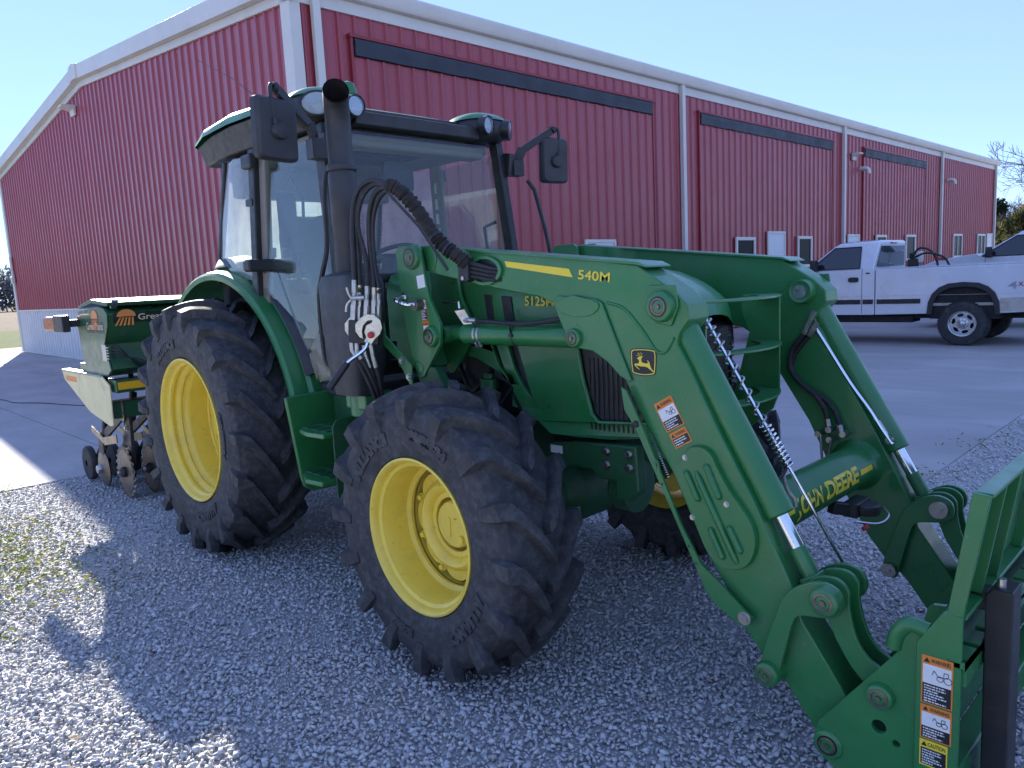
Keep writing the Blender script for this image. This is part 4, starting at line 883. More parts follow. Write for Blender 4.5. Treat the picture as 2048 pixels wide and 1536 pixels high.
    tc = MB(s); tc.tube([t0, t0+d_*.006, t1-d_*.006, t1], [.043, .049, .049, .043], 28); tc.cyl((3.297, .50, 1.528), (3.297, .605, 1.528), .046, 22); tc.tube([t0-d_*.03, t0], .035, 16); tilt = tc.build('tilt_cylinder', 'green', loader, angle=40)
    MB(s).tube([t1-d_*.01, t1+d_*.115], .024, 22).build('chrome_rod', 'chrome', tilt)
    MB(s).tube([t1+d_*.11, t1+d_*.225], .028, 20).obox(t1+d_*.235, Matrix((d_, Vector((0, 1, 0)), d_.cross(Vector((0, 1, 0))))).transposed(), .03, .032, .032).build('rod_end', 'green', tilt, bevel=.004)
    # bell crank: pair of hooked plates, then curved push link
    BC = spl2([(3.655, .325), (3.675, .42), (3.712, .535), (3.735, .60), (3.78, .655), (3.85, .690), (3.905, .680), (3.925, .645), (3.915, .60), (3.87, .578), (3.80, .565), (3.775, .54), (3.755, .47), (3.73, .36), (3.715, .305), (3.68, .30)], 3)
    bc = MB(s); bc.prism(BC, .640, .658); bc.prism(BC, .452, .470); boss(bc, 3.876, .638, .655, .685, .044); crank = bc.build('bell_crank', 'green', loader, bevel=.004, angle=40)
    for x, z, y, r in ((3.876, .638, .685, .030), (3.691, .339, .682, .026)):
        p = MB(s); p.lathe([(r, y-.004), (r, y+.002), (r*.8, y+.003), (r*.6, y-.004), (r*.35, y-.004), (r*.3, y+.006), (0, y+.006)], (x, 0, z), 'y', 20); p.build('pin', pin_mats, crank)
        p = MB(s); p.cyl((x, .425, z), (x, .452, z), r*1.15, 22); p.cyl((x, .418, z), (x, .43, z), r*.4, 10); p.build('pin', 'steel', crank)
    LK = spl2([(3.84, .60), (3.80, .655), (3.83, .685), (3.885, .69), (3.92, .66), (3.925, .60), (3.945, .52), (3.985, .46), (4.07, .42), (4.075, .375), (4.04, .355), (3.99, .365), (3.93, .42), (3.88, .50)], 3)
    lk = MB(s); lk.prism(LK, .588, .602); lk.prism(LK, .508, .522); lk.prism([(3.84, .60), (3.86, .61), (3.90, .51), (3.95, .435), (4.0, .385), (3.99, .365), (3.93, .42), (3.88, .50)], .522, .588); lk.build('push_link', 'green', loader, bevel=.004, angle=40)
# one-sided fittings --------------------------------------------------
# parking stand strip on the near arm
ST = [(3.129, 1.24), (3.151, 1.229), (3.222, 1.09), (3.292, 0.94), (3.369, 0.773), (3.446, 0.646), (3.521, 0.594), (3.585, 0.542), (3.632, 0.507), (3.625, 0.48), (3.593, 0.47), (3.501, 0.514), (3.463, 0.557), (3.33, 0.819), (3.19, 1.09), (3.141, 1.158)]
for s in (-1, 1):
    a = MB(s); a.prism(ST, .644, .654, 'y', [[(3.268+dx, .972+dz) for dx, dz in ((.0, .02), (.012, .012), (.018, -.02), (.006, -.014))][::-1]]); stnd = a.build('parking_stand', 'green', loader, bevel=.003)
    a = MB(s); a.hexbolt((3.607, .654, .500), (0, 1, 0), .016, .016); a.build('stand_bolt', 'steel', stnd)
    a = MB(s); [a.cyl((x, .6535, z), (x, .655, z), .0045, 8) for x, z in ((3.296, .905), (3.40, .70), (3.427, .645))]; a.lathe([(.013, .654), (.011, .660), (0, .661)], (3.19, 0, 1.11), 'y', 14); a.build('stand_holes', 'decal_black', stnd)
    a = MB(s); hz = []
    for k in range(120):
        t = k/119; hz.append((3.235+.075*t+.006*math.cos(k*1.05), .632+.006*math.sin(k*1.05), 1.075-.15*t))
    a.tube(hz, .0016, 4); a.build('stand_spring', 'steel', stnd)
    # pressed access cover
    CV = spl2([(3.375, 1.020), (3.40, 1.048), (3.445, 1.055), (3.480, 1.035), (3.50, .998), (3.545, .925), (3.595, .865), (3.632, .808), (3.640, .745), (3.615, .680), (3.565, .650), (3.505, .652), (3.462, .688), (3.43, .75), (3.400, .820), (3.372, .880), (3.345, .945), (3.355, .99)], 3)
    c0 = MB(s); cx_, cz_ = 3.49, .86
    c0.loft([[(x, .6205, z) for x, z in CV], [(x, .632, z) for x, z in CV], [(cx_+(x-cx_)*.975, .640, cz_+(z-cz_)*.985) for x, z in CV]]); cov = c0.build('access_cover', 'green', loader, angle=50)
    for (xa, za), (xb, zb) in (((3.385, .965), (3.435, .865)), ((3.425, .968), (3.575, .675)), ((3.462, .998), (3.515, .885)), ((3.475, .780), (3.525, .680)), ((3.545, .80), (3.590, .715))):
        MB(s).tube([(xa, .640, za), (xa+(xb-xa)*.06, .6425, za+(zb-za)*.06), (xa+(xb-xa)*.94, .6425, za+(zb-za)*.94), (xb, .640, zb)], [.006, .0115, .0115, .006], 10).build('pressed_rib', 'green', cov)
    for x, z in ((3.382, 1.010), (3.537, .872), (3.407, .802)):
        a = MB(s); a.hexbolt((x, .639, z), (0, 1, 0), .007, .008); a.build('cover_bolt', 'steel', cov)
# hose port in the near arm, clamp block, sleeve and hoses
po = MB(); oo = [(2.41+.105*math.cos(R(a)), 1.688+.062*math.sin(R(a))) for a in range(0, 360, 15)]; oi = [(2.41+.085*math.cos(R(-a)), 1.688+.047*math.sin(R(-a))) for a in range(0, 360, 15)]
po.prism(oo, -.634, -.6205, 'y', [oi]); port = po.build('hose_port', 'green', loader, bevel=.003)
MB().prism(oi[::-1], -.6225, -.6208).build('port_shade_disc', 'decal_black', port)  # black disc painted in for the shade of the hole inside the ring
cb = MB(); cb.prism(rrect(2.285, 2.35, 1.645, 1.745, .014), -.672, -.622); clampb = cb.build('hose_clamp', 'plastic', loader, bevel=.008)
for z in (1.728, 1.662): MB().cyl((2.318, -.672, z), (2.318, -.676, z), .009, 10).build('clamp_bolt', 'steel', clampb)
for k in range(4):
    MB().tube(spl([(2.34, -.652, 1.725-.018*k), (2.40, -.648, 1.712-.017*k), (2.46, -.636, 1.697-.016*k), (2.50, -.618, 1.69-.014*k)], 5), .0085, 8).build('hose', 'hose', loader)
sp = spl([(2.03, -0.83, 2.088), (2.077, -0.793, 2.05), (2.134, -0.756, 1.974), (2.192, -0.728, 1.871), (2.241, -0.709, 1.808), (2.3, -0.68, 1.758), (2.333, -0.652, 1.717)], 14)
slv = MB(); n = len(sp); rnd = random.Random(4)
slv.tube(sp, [.030+.0045*math.sin(k*1.9)+.003*rnd.uniform(-1, 1)-(.008 if k < 2 or k > n-3 else 0)-(.006 if 50 < k < 53 else 0) for k in range(n)], 16)
slv.build('hose_sleeve', 'sleeve', loader, angle=80)
for k in (46, 60): MB().tube([sp[k], sp[k]+(sp[k+1]-sp[k]).normalized()*.012], .034, 14).build('sleeve_tie', 'plastic', loader)
# lift cylinder hose, strap clamps, tie
hz = MB(); hz.tube(spl([(2.30, -.60, 1.475), (2.40, -.61, 1.470), (2.60, -.61, 1.462), (2.75, -.60, 1.475), (2.86, -.57, 1.50)], 6), .010, 8); hz.build('cylinder_hose', 'hose', loader)
MB().tube([(2.84, -.575, 1.46), (2.84, -.575, 1.50)], .012, 8).build('hose_fitting', 'steel', loader)
hf = MB(); hf.tube([(2.235, -.60, 1.478), (2.262, -.60, 1.477)], .016, 8); hf.tube([(2.262, -.60, 1.477), (2.31, -.60, 1.475)], .012, 10); hf.build('hose_fitting', 'steel', loader)
for x in (2.275, 2.30):
    MB().lathe([(.0485, x), (.0485, x+.011)], (0, -.555, 1.411), 'x', 28).build('band_clamp', 'steel', loader); MB().tube([(x+.005, -.585, 1.372), (x+.03, -.60, 1.362)], .008, 6).build('clamp_screw', 'steel', loader)
MB().add([(2.20, -.63, 1.52), (2.25, -.615, 1.525), (2.28, -.600, 1.46), (2.235, -.612, 1.458), (2.165, -.655, 1.515)], [(0, 1, 2, 3), (0, 4, 1)]).build('indicator_bracket', 'steel', loader, smooth=False)
MB().lathe([(.0495, 0), (.0495, .006)], (2.52, -.555, 1.411), 'x', 24).tube(spl([(2.52, -.60, 1.42), (2.535, -.615, 1.455), (2.57, -.61, 1.475)], 4), .004, 6).box(2.515, 2.535, -.612, -.60, 1.405, 1.42).build('cable_tie', 'plastic', loader)
# mast fittings: chrome lock pins and warning stickers
MB().tube(spl([(1.885, -.663, 1.590), (1.880, -.700, 1.588), (1.905, -.735, 1.580), (1.98, -.735, 1.558), (2.00, -.70, 1.555)], 6), .009, 8).cyl((1.885, -.655, 1.59), (1.885, -.672, 1.59), .02, 14).build('lock_handle', 'chrome', loader)
MB().cyl((2.0, -.657, 1.552), (2.0, -.70, 1.552), .026, 16).build('lock_pin', 'pin_steel', loader)
MB().tube([(2.09, -.60, 1.56), (2.20, -.60, 1.555), (2.20, -.60, 1.53)], .008, 6).build('mast_pin', 'chrome', loader)
def text_block(root, org, ex, ey, w_, h_, rows, mat_='decal_white', t=.0012, ragged=7):
    """fine print too small to read: rows of short dashes"""
    rnd = random.Random(ragged); n_ = ex.cross(ey)
    mb = MB()
    for k in range(rows):
        y = h_*(1-(k+.75)/rows); x = 0; end = w_*rnd.uniform(.75, 1) if (k+1) % 3 else w_*rnd.uniform(.4, .7)
        while x < end:
            l = min(end-x, w_*rnd.uniform(.05, .16)); a = org+ex*x+ey*y; hh = h_/rows*.5
            mb.add([a+n_*t, a+ex*l+n_*t, a+ex*l+ey*hh+n_*t, a+ey*hh+n_*t], [(0, 1, 2, 3)]); x += l+w_*.03
    return mb.build('fine_print', mat_, root, smooth=False)
def decal(name, parent, P0, ex, ey, w_, h_, rows, label=None):
    """rows: list of (height fraction, kind)"""
    ex = Vector(ex).normalized(); ey = Vector(ey).normalized(); n_ = ex.cross(ey); P0 = Vector(P0)
    def sheet(nm, m, x0, x1, y0, y1, t, par):
        q = [P0+ex*a+ey*b for a, b in ((x0, y0), (x1, y0), (x1, y1), (x0, y1))]
        return MB().add([p+n_*t for p in q]+[p+n_*(t-.0004) for p in q], [(0, 1, 2, 3), (7, 6, 5, 4)]+[(i, (i+1) % 4, 4+(i+1) % 4, 4+i) for i in range(4)]).build(nm, m, par, smooth=False)
    base_m = 'decal_yellow' if rows[0][1] == 'CAUTION' else 'decal_orange'
    root = sheet(name, base_m, 0, w_, 0, h_, .0012, parent)
    if label: lab(root, label)
    y = h_; e = w_*.05
    for fr_, kind in rows:
        y2 = y-fr_*h_
        if kind in ('WARNING', 'CAUTION'):
            letters_on(kind, 'heading', 'decal_black', P0+ex*w_*.30+ey*(y2+fr_*h_*.22)+n_*.0012, ex, ey, fr_*h_*.52, w_*.62, root, .001, .015)
            tcn = P0+ex*w_*.17+ey*(y2+fr_*h_*.2)+n_*.0017; tw = fr_*h_*.34
            MB().add([tcn-ex*tw, tcn+ex*tw, tcn+ey*tw*1.7], [(0, 1, 2)]).build('warning_triangle', 'decal_black', root, smooth=False)
        elif kind == 'pic':
            sheet('picture_field', 'decal_white', e, w_-e, y2, y-.001, .0017, root)
            pm = MB(); c_ = P0+ex*w_*.6+ey*(y2+fr_*h_*.38)+n_*.0022; rr = min(w_, fr_*h_)*.17
            for cc_, rq in ((c_, rr*.8), (c_+ex*rr*2.0, rr)):
                pts = [cc_+(ex*math.cos(t)+ey*math.sin(t))*rq for t in [2*math.pi*i/18 for i in range(19)]]
                pm.tube(pts, .0009, 4)
            for a, b in (((-.4, .5), (2.0, .8)), ((-.4, .5), (-1.6, 2.1)), ((-1.6, 2.1), (-2.1, .6)), ((2.0, .8), (2.2, 2.2)), ((2.2, 2.2), (1.0, 2.2)), ((1.0, 2.2), (.9, .7))):
                pm.tube([c_+ex*a[0]*rr+ey*a[1]*rr, c_+ex*b[0]*rr+ey*b[1]*rr], .0009, 4)
            pm.build('pictogram', 'decal_black', root)
        elif kind == 'text':
            sheet('text_field', 'decal_black', e, w_-e, y2+.0015, y-.0005, .0017, root)
            text_block(root, P0+ex*e*2+ey*(y2+.003)+n_*.0008, ex, ey, w_-4*e, fr_*h_-.006, max(3, int(fr_*h_/.008)))
        y = y2
    return root
ax_, ay_ = Vector((.895, 0, .446)), Vector((-.446, 0, .895))
ax_ = Vector((.87, 0, .49)); ay_ = Vector((-.49, 0, .87))
decal('warning_decal', loader, (3.300, -.6205, 1.084), ax_, ay_, .082, .110, [(.24, 'WARNING'), (.40, 'pic'), (.34, 'text')])
decal('warning_decal', loader, (3.334, -.6205, 1.030), ax_, ay_, .076, .056, [(.40, 'WARNING'), (.55, 'text')])
ex2, ey2 = Vector((.985, 0, .03)), Vector((-.10, 0, .995))
decal('warning_decal', loader, (2.012, -.6585, 1.385), (.99, 0, .0), (-.11, 0, .99), .046, .088, [(.2, 'WARNING'), (.42, 'pic'), (.36, 'text')])
decal('warning_decal', loader, (2.000, -.6585, 1.475), (.99, 0, .0), (-.11, 0, .99), .046, .10, [(.02, 'x'), (.40, 'pic'), (.56, 'text')])
MB().prism([(1.985, 1.625), (2.04, 1.632), (2.032, 1.69), (1.978, 1.683)], -.6595, -.6583).build('white_sticker', 'decal_white', loader, smooth=False)
# side stripe, model number, leaping deer badge
MB().prism([(2.527, 1.722), (2.875, 1.675), (2.892, 1.642), (2.537, 1.698)], -.6216, -.6204).build('yellow_stripe', 'decal_yellow', loader, smooth=False)
letters_on('540M', 'model_lettering', 'decal_yellow', (2.918, -.6208, 1.634), (.993, 0, -.115), (0, 0, 1), .036, .150, loader, .002, .012)
bx0, bx1, bz0, bz1 = 3.150, 3.262, 1.281, 1.380
def badge(k):
    o = []; w_, h_ = (bx1-bx0)/2, (bz1-bz0)/2; cx, cz = (bx0+bx1)/2, (bz0+bz1)/2
    return [(cx+w_*k*u, cz+h_*k*v_) for u, v_ in spl2([(-.98, .78), (-.80, .94), (0, 1.0), (.80, .94), (.98, .78), (1.0, .2), (.92, -.70), (.75, -.90), (0, -1.0), (-.75, -.90), (-.92, -.70), (-1.0, .2)], 3)]
bd = MB().prism(badge(1.0), -.6216, -.6204).build('deer_badge', 'decal_black', loader, smooth=False); lab(bd, 'black badge with yellow leaping deer')
MB().prism(badge(.93), -.6221, -.6215, 'y', [badge(.87)[::-1]]).build('badge_border', 'decal_yellow', bd, smooth=False)
def crop(u, v_): return (bx0+(u-740)/(940-740)*(bx1-bx0), bz1-(v_-400)/(622-400)*(bz1-bz0))
deer = [crop(*p) for p in ((793, 484), (806, 470), (822, 466), (842, 461), (832, 473), (825, 490), (828, 510), (846, 519), (868, 520), (878, 514), (870, 492), (882, 502), (889, 518), (893, 540), (905, 566), (926, 588), (915, 588), (892, 568), (870, 550), (848, 545), (822, 546), (800, 541), (783, 535), (795, 553), (812, 571), (803, 569), (786, 553), (770, 534), (780, 525), (803, 524), (809, 510), (807, 492))]
MB().prism(deer, -.6221, -.6215).build('deer', 'decal_yellow', bd, smooth=False)
an = MB()
for q in (((822, 466), (828, 448), (820, 432)), ((826, 452), (836, 440)), ((815, 466), (812, 452), (800, 440)), ((812, 454), (808, 436)), ((806, 462), (790, 455))): an.tube([(crop(*p)[0], -.6222, crop(*p)[1]) for p in q], .0009, 4)
an.build('antlers', 'decal_yellow', bd)
# cross tube with the name wrapped round it
ct = MB(); ct.lathe([(.075, -.495), (.088, -.48), (.088, .44), (.10, .47), (.115, .492)], (3.53, 0, .765), 'y', 40); tube_o = ct.build('cross_tube', 'green', loader, angle=45)
def wrap(name, pts, f, m):
    mb = MB(); mb.add([(3.53+.0915*math.cos(a), y, .765+.0915*math.sin(a)) for y, a in pts], f); return mb.build(name, m, tube_o, smooth=False)
v_, f_ = lettering('JOHN', .105, 0, .95, .004); v2_, f2_ = lettering('DEERE', .105, 0, .95, .004)
w1 = max(p[0] for p in v_); w2 = max(p[0] for p in v2_); sc1 = .215/w1; sc2 = .315/w2
wrap('name_lettering', [(-.275+p[0]*sc1, R(-8)+p[1]*.82/.089) for p in v_], f_, 'decal_yellow'); wrap('name_lettering', [(-.035+p[0]*sc2, R(-8)+p[1]*.86/.089) for p in v2_], f2_, 'decal_yellow')
for a, b in ((.30, .43), (-.46, -.31)):
    n = 6; P = [(y, R(4)+k*R(14)/n) for k in range(n+1) for y in (a, b)]; wrap('name_stripe', P, [(2*k, 2*k+1, 2*k+3, 2*k+2) for k in range(n)], 'decal_yellow')
# work lamp under the cross tube
wl = MB(); wl.box(3.60, 3.66, .16, .30, .63, .69); wl.lathe([(.05, 0), (.055, .02), (.05, .04), (0, .045)], (3.67, .23, .64), 'z', 20); wl.bar((3.58, .10, .68), (3.62, .18, .66), .04, .05); lamp_o = wl.build('coupler_latch', 'plastic', loader, bevel=.006)
MB().tube(spl([(3.66, .14, .625), (3.73, .19, .618), (3.74, .27, .63), (3.70, .33, .645)], 5), .006, 6).build('latch_bail', 'steel', lamp_o); MB().cyl((3.69, .15, .612), (3.70, .15, .60), .014, 12).build('latch_knob', 'red_knob', lamp_o)
# grille guard: three curved shelves between two uprights
gd = MB()
for s in (-1, 1):
    gd2 = MB(s); gd2.prism(spl2([(3.10, 1.525), (3.272, 1.525), (3.272, 1.30), (3.270, 1.10), (3.24, 1.02), (3.10, .90), (3.0, .88), (2.98, 1.0), (3.06, 1.10), (3.10, 1.25), (3.13, 1.36), (3.09, 1.45)], 1), .298, .310); gd2.build('guard_upright', 'green', loader, bevel=.003)
for z, fw_ in ((1.518, .10), (1.315, .10), (1.105, .09)):
    fro = [(3.270+fw_*(1-(y/.31)**2), y) for y in [-.31+.62*k/14 for k in range(15)]]; inn = [(3.270+fw_*(1-(y/.31)**2)-.085-.06*abs(y/.31)**4, y) for y in [.31-.62*k/14 for k in range(15)]]
    MB().prism(fro+inn, z, z+.010, 'z').build('guard_shelf', 'green', loader, bevel=.003)
# level rod with its coil on the near arm
rod = [(3.345, -0.455, 1.496), (3.829, -0.351, 0.604)]
r0, r1 = Vector(rod[0]), Vector(rod[1]); dr = r1-r0
MB().tube([r0+dr*.01, r0+dr*.60], .0065, 10).tube([r0+dr*.55, r1, r1+Vector((.02, .03, -.02))], .0055, 10).build('level_rod', 'chrome', loader)
e1 = dr.normalized().orthogonal().normalized(); e2 = dr.normalized().cross(e1)
def coil(t0_, t1_, turns, r_, wr):
    n = int(turns*14); return MB().tube([r0+dr*(t0_+(t1_-t0_)*k/n)+(e1*math.cos(k/14*6.283)+e2*math.sin(k/14*6.283))*r_ for k in range(n+1)], wr, 6)
coil(.02, .14, 4, .017, .0035).build('rod_coil', 'steel', loader); coil(.14, .44, 6, .016, .0035).build('rod_coil', 'steel', loader); coil(.44, .60, 10, .017, .004).build('rod_spring', 'chrome', loader)
MB().tube(spl([(3.622, -0.408, 0.978), (3.632, -0.408, 0.953), (3.631, -0.469, 0.928), (3.606, -0.514, 0.894), (3.58, -0.5, 0.86)], 5), .006, 6).build('hose_strap', 'hose', loader)
MB().tube(spl([(3.611, -0.389, 0.937), (3.63, -0.39, 0.878), (3.651, -0.379, 0.843), (3.657, -0.383, 0.818)], 4), .007, 8).build('hydraulic_line', 'steel', loader)
# hydraulic hoses and fittings on the inner face of the far arm
for k, pts in enumerate(([(3.307, 1.339), (3.254, 1.266), (3.243, 1.185), (3.289, 1.119), (3.358, 1.067), (3.399, 1.013), (3.415, 0.963)], [(3.326, 1.33), (3.267, 1.254), (3.248, 1.173), (3.297, 1.107), (3.389, 1.056), (3.44, 1.004), (3.466, 0.94)])):
    MB().tube(spl([(x, .462+.01*k, z) for x, z in pts], 6), .0115, 8).build('hose', 'hose', loader)
for (x, z), (x2, z2) in zip([(3.416, 0.963), (3.47, 0.942), (3.308, 1.339), (3.331, 1.331)], [(3.425, 0.915), (3.479, 0.898), (3.353, 1.441), (3.366, 1.391)]): MB().tube([(x, .462, z), (x2, .462, z2)], .013, 10).build('hose_fitting', 'steel', loader)
for (x, z) in [(3.383, 0.896), (3.431, 0.92), (3.434, 0.875), (3.492, 0.906)]: MB().tube([(x, .49, z), (x, .44, z), (x, .43, z)], .014, 10).build('bulkhead_fitting', 'steel', loader)
for a, b in (((1641,868), (1645,928)), ((1662,880), (1652,928))): pass
(xa, za), (xb, zb), (xc, zc), (xd, zd) = [(3.397, 0.899), (3.407, 0.764), (3.444, 0.877), (3.423, 0.761)]
MB().tube([(xa, .43, za), (xb, .43, zb)], .006, 8).build('steel_line', 'steel', loader); MB().tube([(xc, .43, zc), (xd, .43, zd)], .006, 8).build('steel_line', 'steel', loader)
MB().tube(spl([(x, .49, z) for x, z in [(3.34, 1.377), (3.39, 1.3), (3.5, 1.128), (3.585, 1.014), (3.631, 0.942), (3.678, 0.876)]], 5), .007, 8).build('hydraulic_line', 'chrome', loader)
MB().cyl((3.664, .485, .890), (3.664, .52, .890), .016, 12).build('port_fitting', 'steel', loader)
MB().bar((3.62, .4985, .97), (3.655, .4985, .915), .002, .022, up=(0, 1, 0)).build('part_sticker', 'decal_white', loader, smooth=False)
MB().prism([(2.43, 1.70), (2.55, 1.68), (2.55, 1.655), (2.43, 1.67)], .4885, .4898).build('serial_plate', 'decal_black', loader, smooth=False)

# ---- multi-coupler hanging from the mast bracket
K0 = 2.72
bk = MB(); bk.prism([(1.70, 1.45), (1.735, 1.47), (1.74, 1.405), (1.935, 1.27), (1.93, 1.18), (1.91, 1.175), (1.83, 1.29), (1.70, 1.37)], -.690, -.680); bkt = bk.build('coupler_bracket', 'green', loader, bevel=.003)
for x, z in ((1.862, 1.29), (1.912, 1.213)): MB().hexbolt((x, -.69, z), (0, -1, 0), .012, .012).build('bracket_bolt', 'steel', bkt)
mc = bpy.data.objects.new('multi_coupler', None); COL.objects.link(mc); mc.parent = loader; mc.empty_display_size = .05
nrm = Vector((.7071, -.7071, 0)); exc = Vector((.7071, .7071, 0)); ezc = Vector((0, 0, 1))
def onK(pts, o=0): return [Vector(p)+nrm*o for p in pts]
pl_ = [(1.837, -0.883, 1.507), (1.859, -0.861, 1.524), (1.883, -0.837, 1.52), (1.903, -0.817, 1.493), (1.907, -0.813, 1.458), (1.898, -0.822, 1.429), (1.88, -0.84, 1.407), (1.866, -0.854, 1.381), (1.845, -0.875, 1.401), (1.853, -0.867, 1.419), (1.848, -0.872, 1.442), (1.856, -0.864, 1.473), (1.874, -0.846, 1.484), (1.877, -0.843, 1.495), (1.862, -0.858, 1.494), (1.846, -0.874, 1.472), (1.841, -0.879, 1.447), (1.843, -0.877, 1.412), (1.832, -0.888, 1.42), (1.82, -0.9, 1.448), (1.821, -0.899, 1.481)]
def slab3(name, P, t0, t1, m, bev=.002):
    n = len(P); mb = MB(); mb.add([Vector(p)+nrm*t0 for p in P]+[Vector(p)+nrm*t1 for p in P], [tuple(range(n)), tuple(range(2*n-1, n-1, -1))]+[(i, (i+1) % n, n+(i+1) % n, n+i) for i in range(n)]); return mb.build(name, m, mc, bevel=bev)
slab3('cam_plate', pl_, .02, .032, 'zinc'); slab3('cam_plate', [Vector(p)-exc*.07 for p in pl_], -.075, -.065, 'zinc')
bdy = [(1.796, -0.924, 1.501), (1.826, -0.894, 1.498), (1.873, -0.847, 1.495), (1.897, -0.823, 1.482), (1.887, -0.833, 1.379), (1.79, -0.93, 1.398)]
slab3('coupler_body', bdy, -.06, .012, 'plastic', .006)
hn = [(1.868, -0.872, 1.394), (1.862, -0.883, 1.37), (1.846, -0.904, 1.348), (1.822, -0.933, 1.325), (1.797, -0.963, 1.295)]
MB().tube(spl([Vector(p)+nrm*.025 for p in hn], 6), .0085, 10).build('lever', 'chrome', mc)
h0, h1 = [Vector(p)+nrm*.025 for p in [(1.809, -0.951, 1.31), (1.758, -1.022, 1.199)]]
MB().tube([h0, h1], .0165, 14).build('lever_grip', 'plastic', mc); kn = Vector([(1.87, -0.85, 1.429)][0])
MB().tube([kn+nrm*.03, kn+nrm*.05, kn+nrm*.056], [.015, .015, .010], 16).build('release_button', 'red_knob', mc)
cp = [(707, 610, 2.72), (717, 606, 2.69), (731, 606, 2.72), (747, 608, 2.71), (756, 606, 2.69)]
CPX = [(1.812, -0.908, 1.5), (1.81, -0.88, 1.497), (1.851, -0.869, 1.497), (1.871, -0.839, 1.495), (1.873, -0.817, 1.493)]
CPT = [(1.822, -0.898, 1.624), (1.82, -0.87, 1.611), (1.862, -0.858, 1.614), (1.878, -0.832, 1.608), (1.881, -0.809, 1.612)]
APX = [[(1.825, -0.895, 1.68), (1.828, -0.892, 1.815), (1.835, -0.885, 1.969), (1.867, -0.873, 2.065), (1.927, -0.853, 2.106), (1.986, -0.834, 2.104), (2.029, -0.821, 2.085)], [(1.828, -0.872, 1.657), (1.832, -0.868, 1.814), (1.84, -0.87, 1.969), (1.873, -0.857, 2.058), (1.928, -0.842, 2.096), (1.989, -0.831, 2.093), (2.028, -0.822, 2.076)],
       [(1.864, -0.856, 1.65), (1.867, -0.853, 1.767), (1.85, -0.87, 1.924), (1.878, -0.862, 2.031), (1.936, -0.844, 2.086), (1.991, -0.829, 2.089), (2.028, -0.822, 2.068)], [(1.88, -0.83, 1.642), (1.877, -0.833, 1.811), (1.892, -0.838, 1.943), (1.932, -0.838, 2.031), (1.981, -0.829, 2.069), (2.028, -0.822, 2.068)], [(1.889, -0.811, 1.641), (1.881, -0.819, 1.766), (1.897, -0.823, 1.921), (1.936, -0.824, 2.005), (1.988, -0.822, 2.047), (2.032, -0.818, 2.059)]]
for k in range(5):
    a, b = Vector(CPX[k]), Vector(CPT[k]); c_ = MB(); c_.tube([a, a.lerp(b, .55)], .0155, 6); c_.tube([a.lerp(b, .55), a.lerp(b, .78)], .013, 8); c_.tube([a.lerp(b, .78), b], .011, 10); c_.build('coupling', 'steel', mc)
    e = Vector(APX[k][0]); MB().tube([b, b.lerp(e, .8), e], .0125, 12).build('ferrule', 'zinc' if k in (1, 3) else 'steel', mc)
    MB().tube(spl([b]+APX[k], 7), .0115, 10).build('hose', 'hose', mc)
vb = [(1.81, -0.93, 1.648), (1.815, -0.925, 1.619), (1.822, -0.918, 1.598)]; vc = [(1.821, -0.919, 1.591), (1.807, -0.933, 1.57), (1.802, -0.938, 1.538)]
MB().tube(spl(vb, 4), .005, 6).tube(spl(vc, 4), .005, 6).tube([Vector(vb[2])-exc*.0, Vector(vb[2])+exc*.06], .011, 8).build('shutoff_valve', 'zinc', mc)
for k, (pa, pb) in enumerate((((703, 685), (712, 712)), ((713, 685), (722, 714)), ((728, 690), (732, 720)), ((742, 692), (748, 725)), ((750, 690), (757, 730)))): pass
LO = [[(1.787, -0.913, 1.398), (1.787, -0.913, 1.361), (1.801, -0.899, 1.325), (1.808, -0.872, 1.252), (1.816, -0.844, 1.178), (1.805, -0.815, 1.113)], [(1.804, -0.896, 1.397), (1.803, -0.897, 1.353), (1.814, -0.886, 1.317), (1.825, -0.855, 1.251), (1.826, -0.824, 1.176), (1.807, -0.793, 1.11)], [(1.815, -0.865, 1.38), (1.816, -0.864, 1.334), (1.823, -0.847, 1.273), (1.827, -0.823, 1.2), (1.811, -0.789, 1.122)], [(1.838, -0.842, 1.379), (1.841, -0.839, 1.327), (1.843, -0.827, 1.272), (1.841, -0.809, 1.199), (1.817, -0.783, 1.121)]]
for P in LO:
    MB().tube([P[0], P[1], P[2]], .0105, 8).build('elbow_fitting', 'steel', mc); MB().tube(spl(P[2:], 6), .010, 8).build('hose', 'hose', mc)

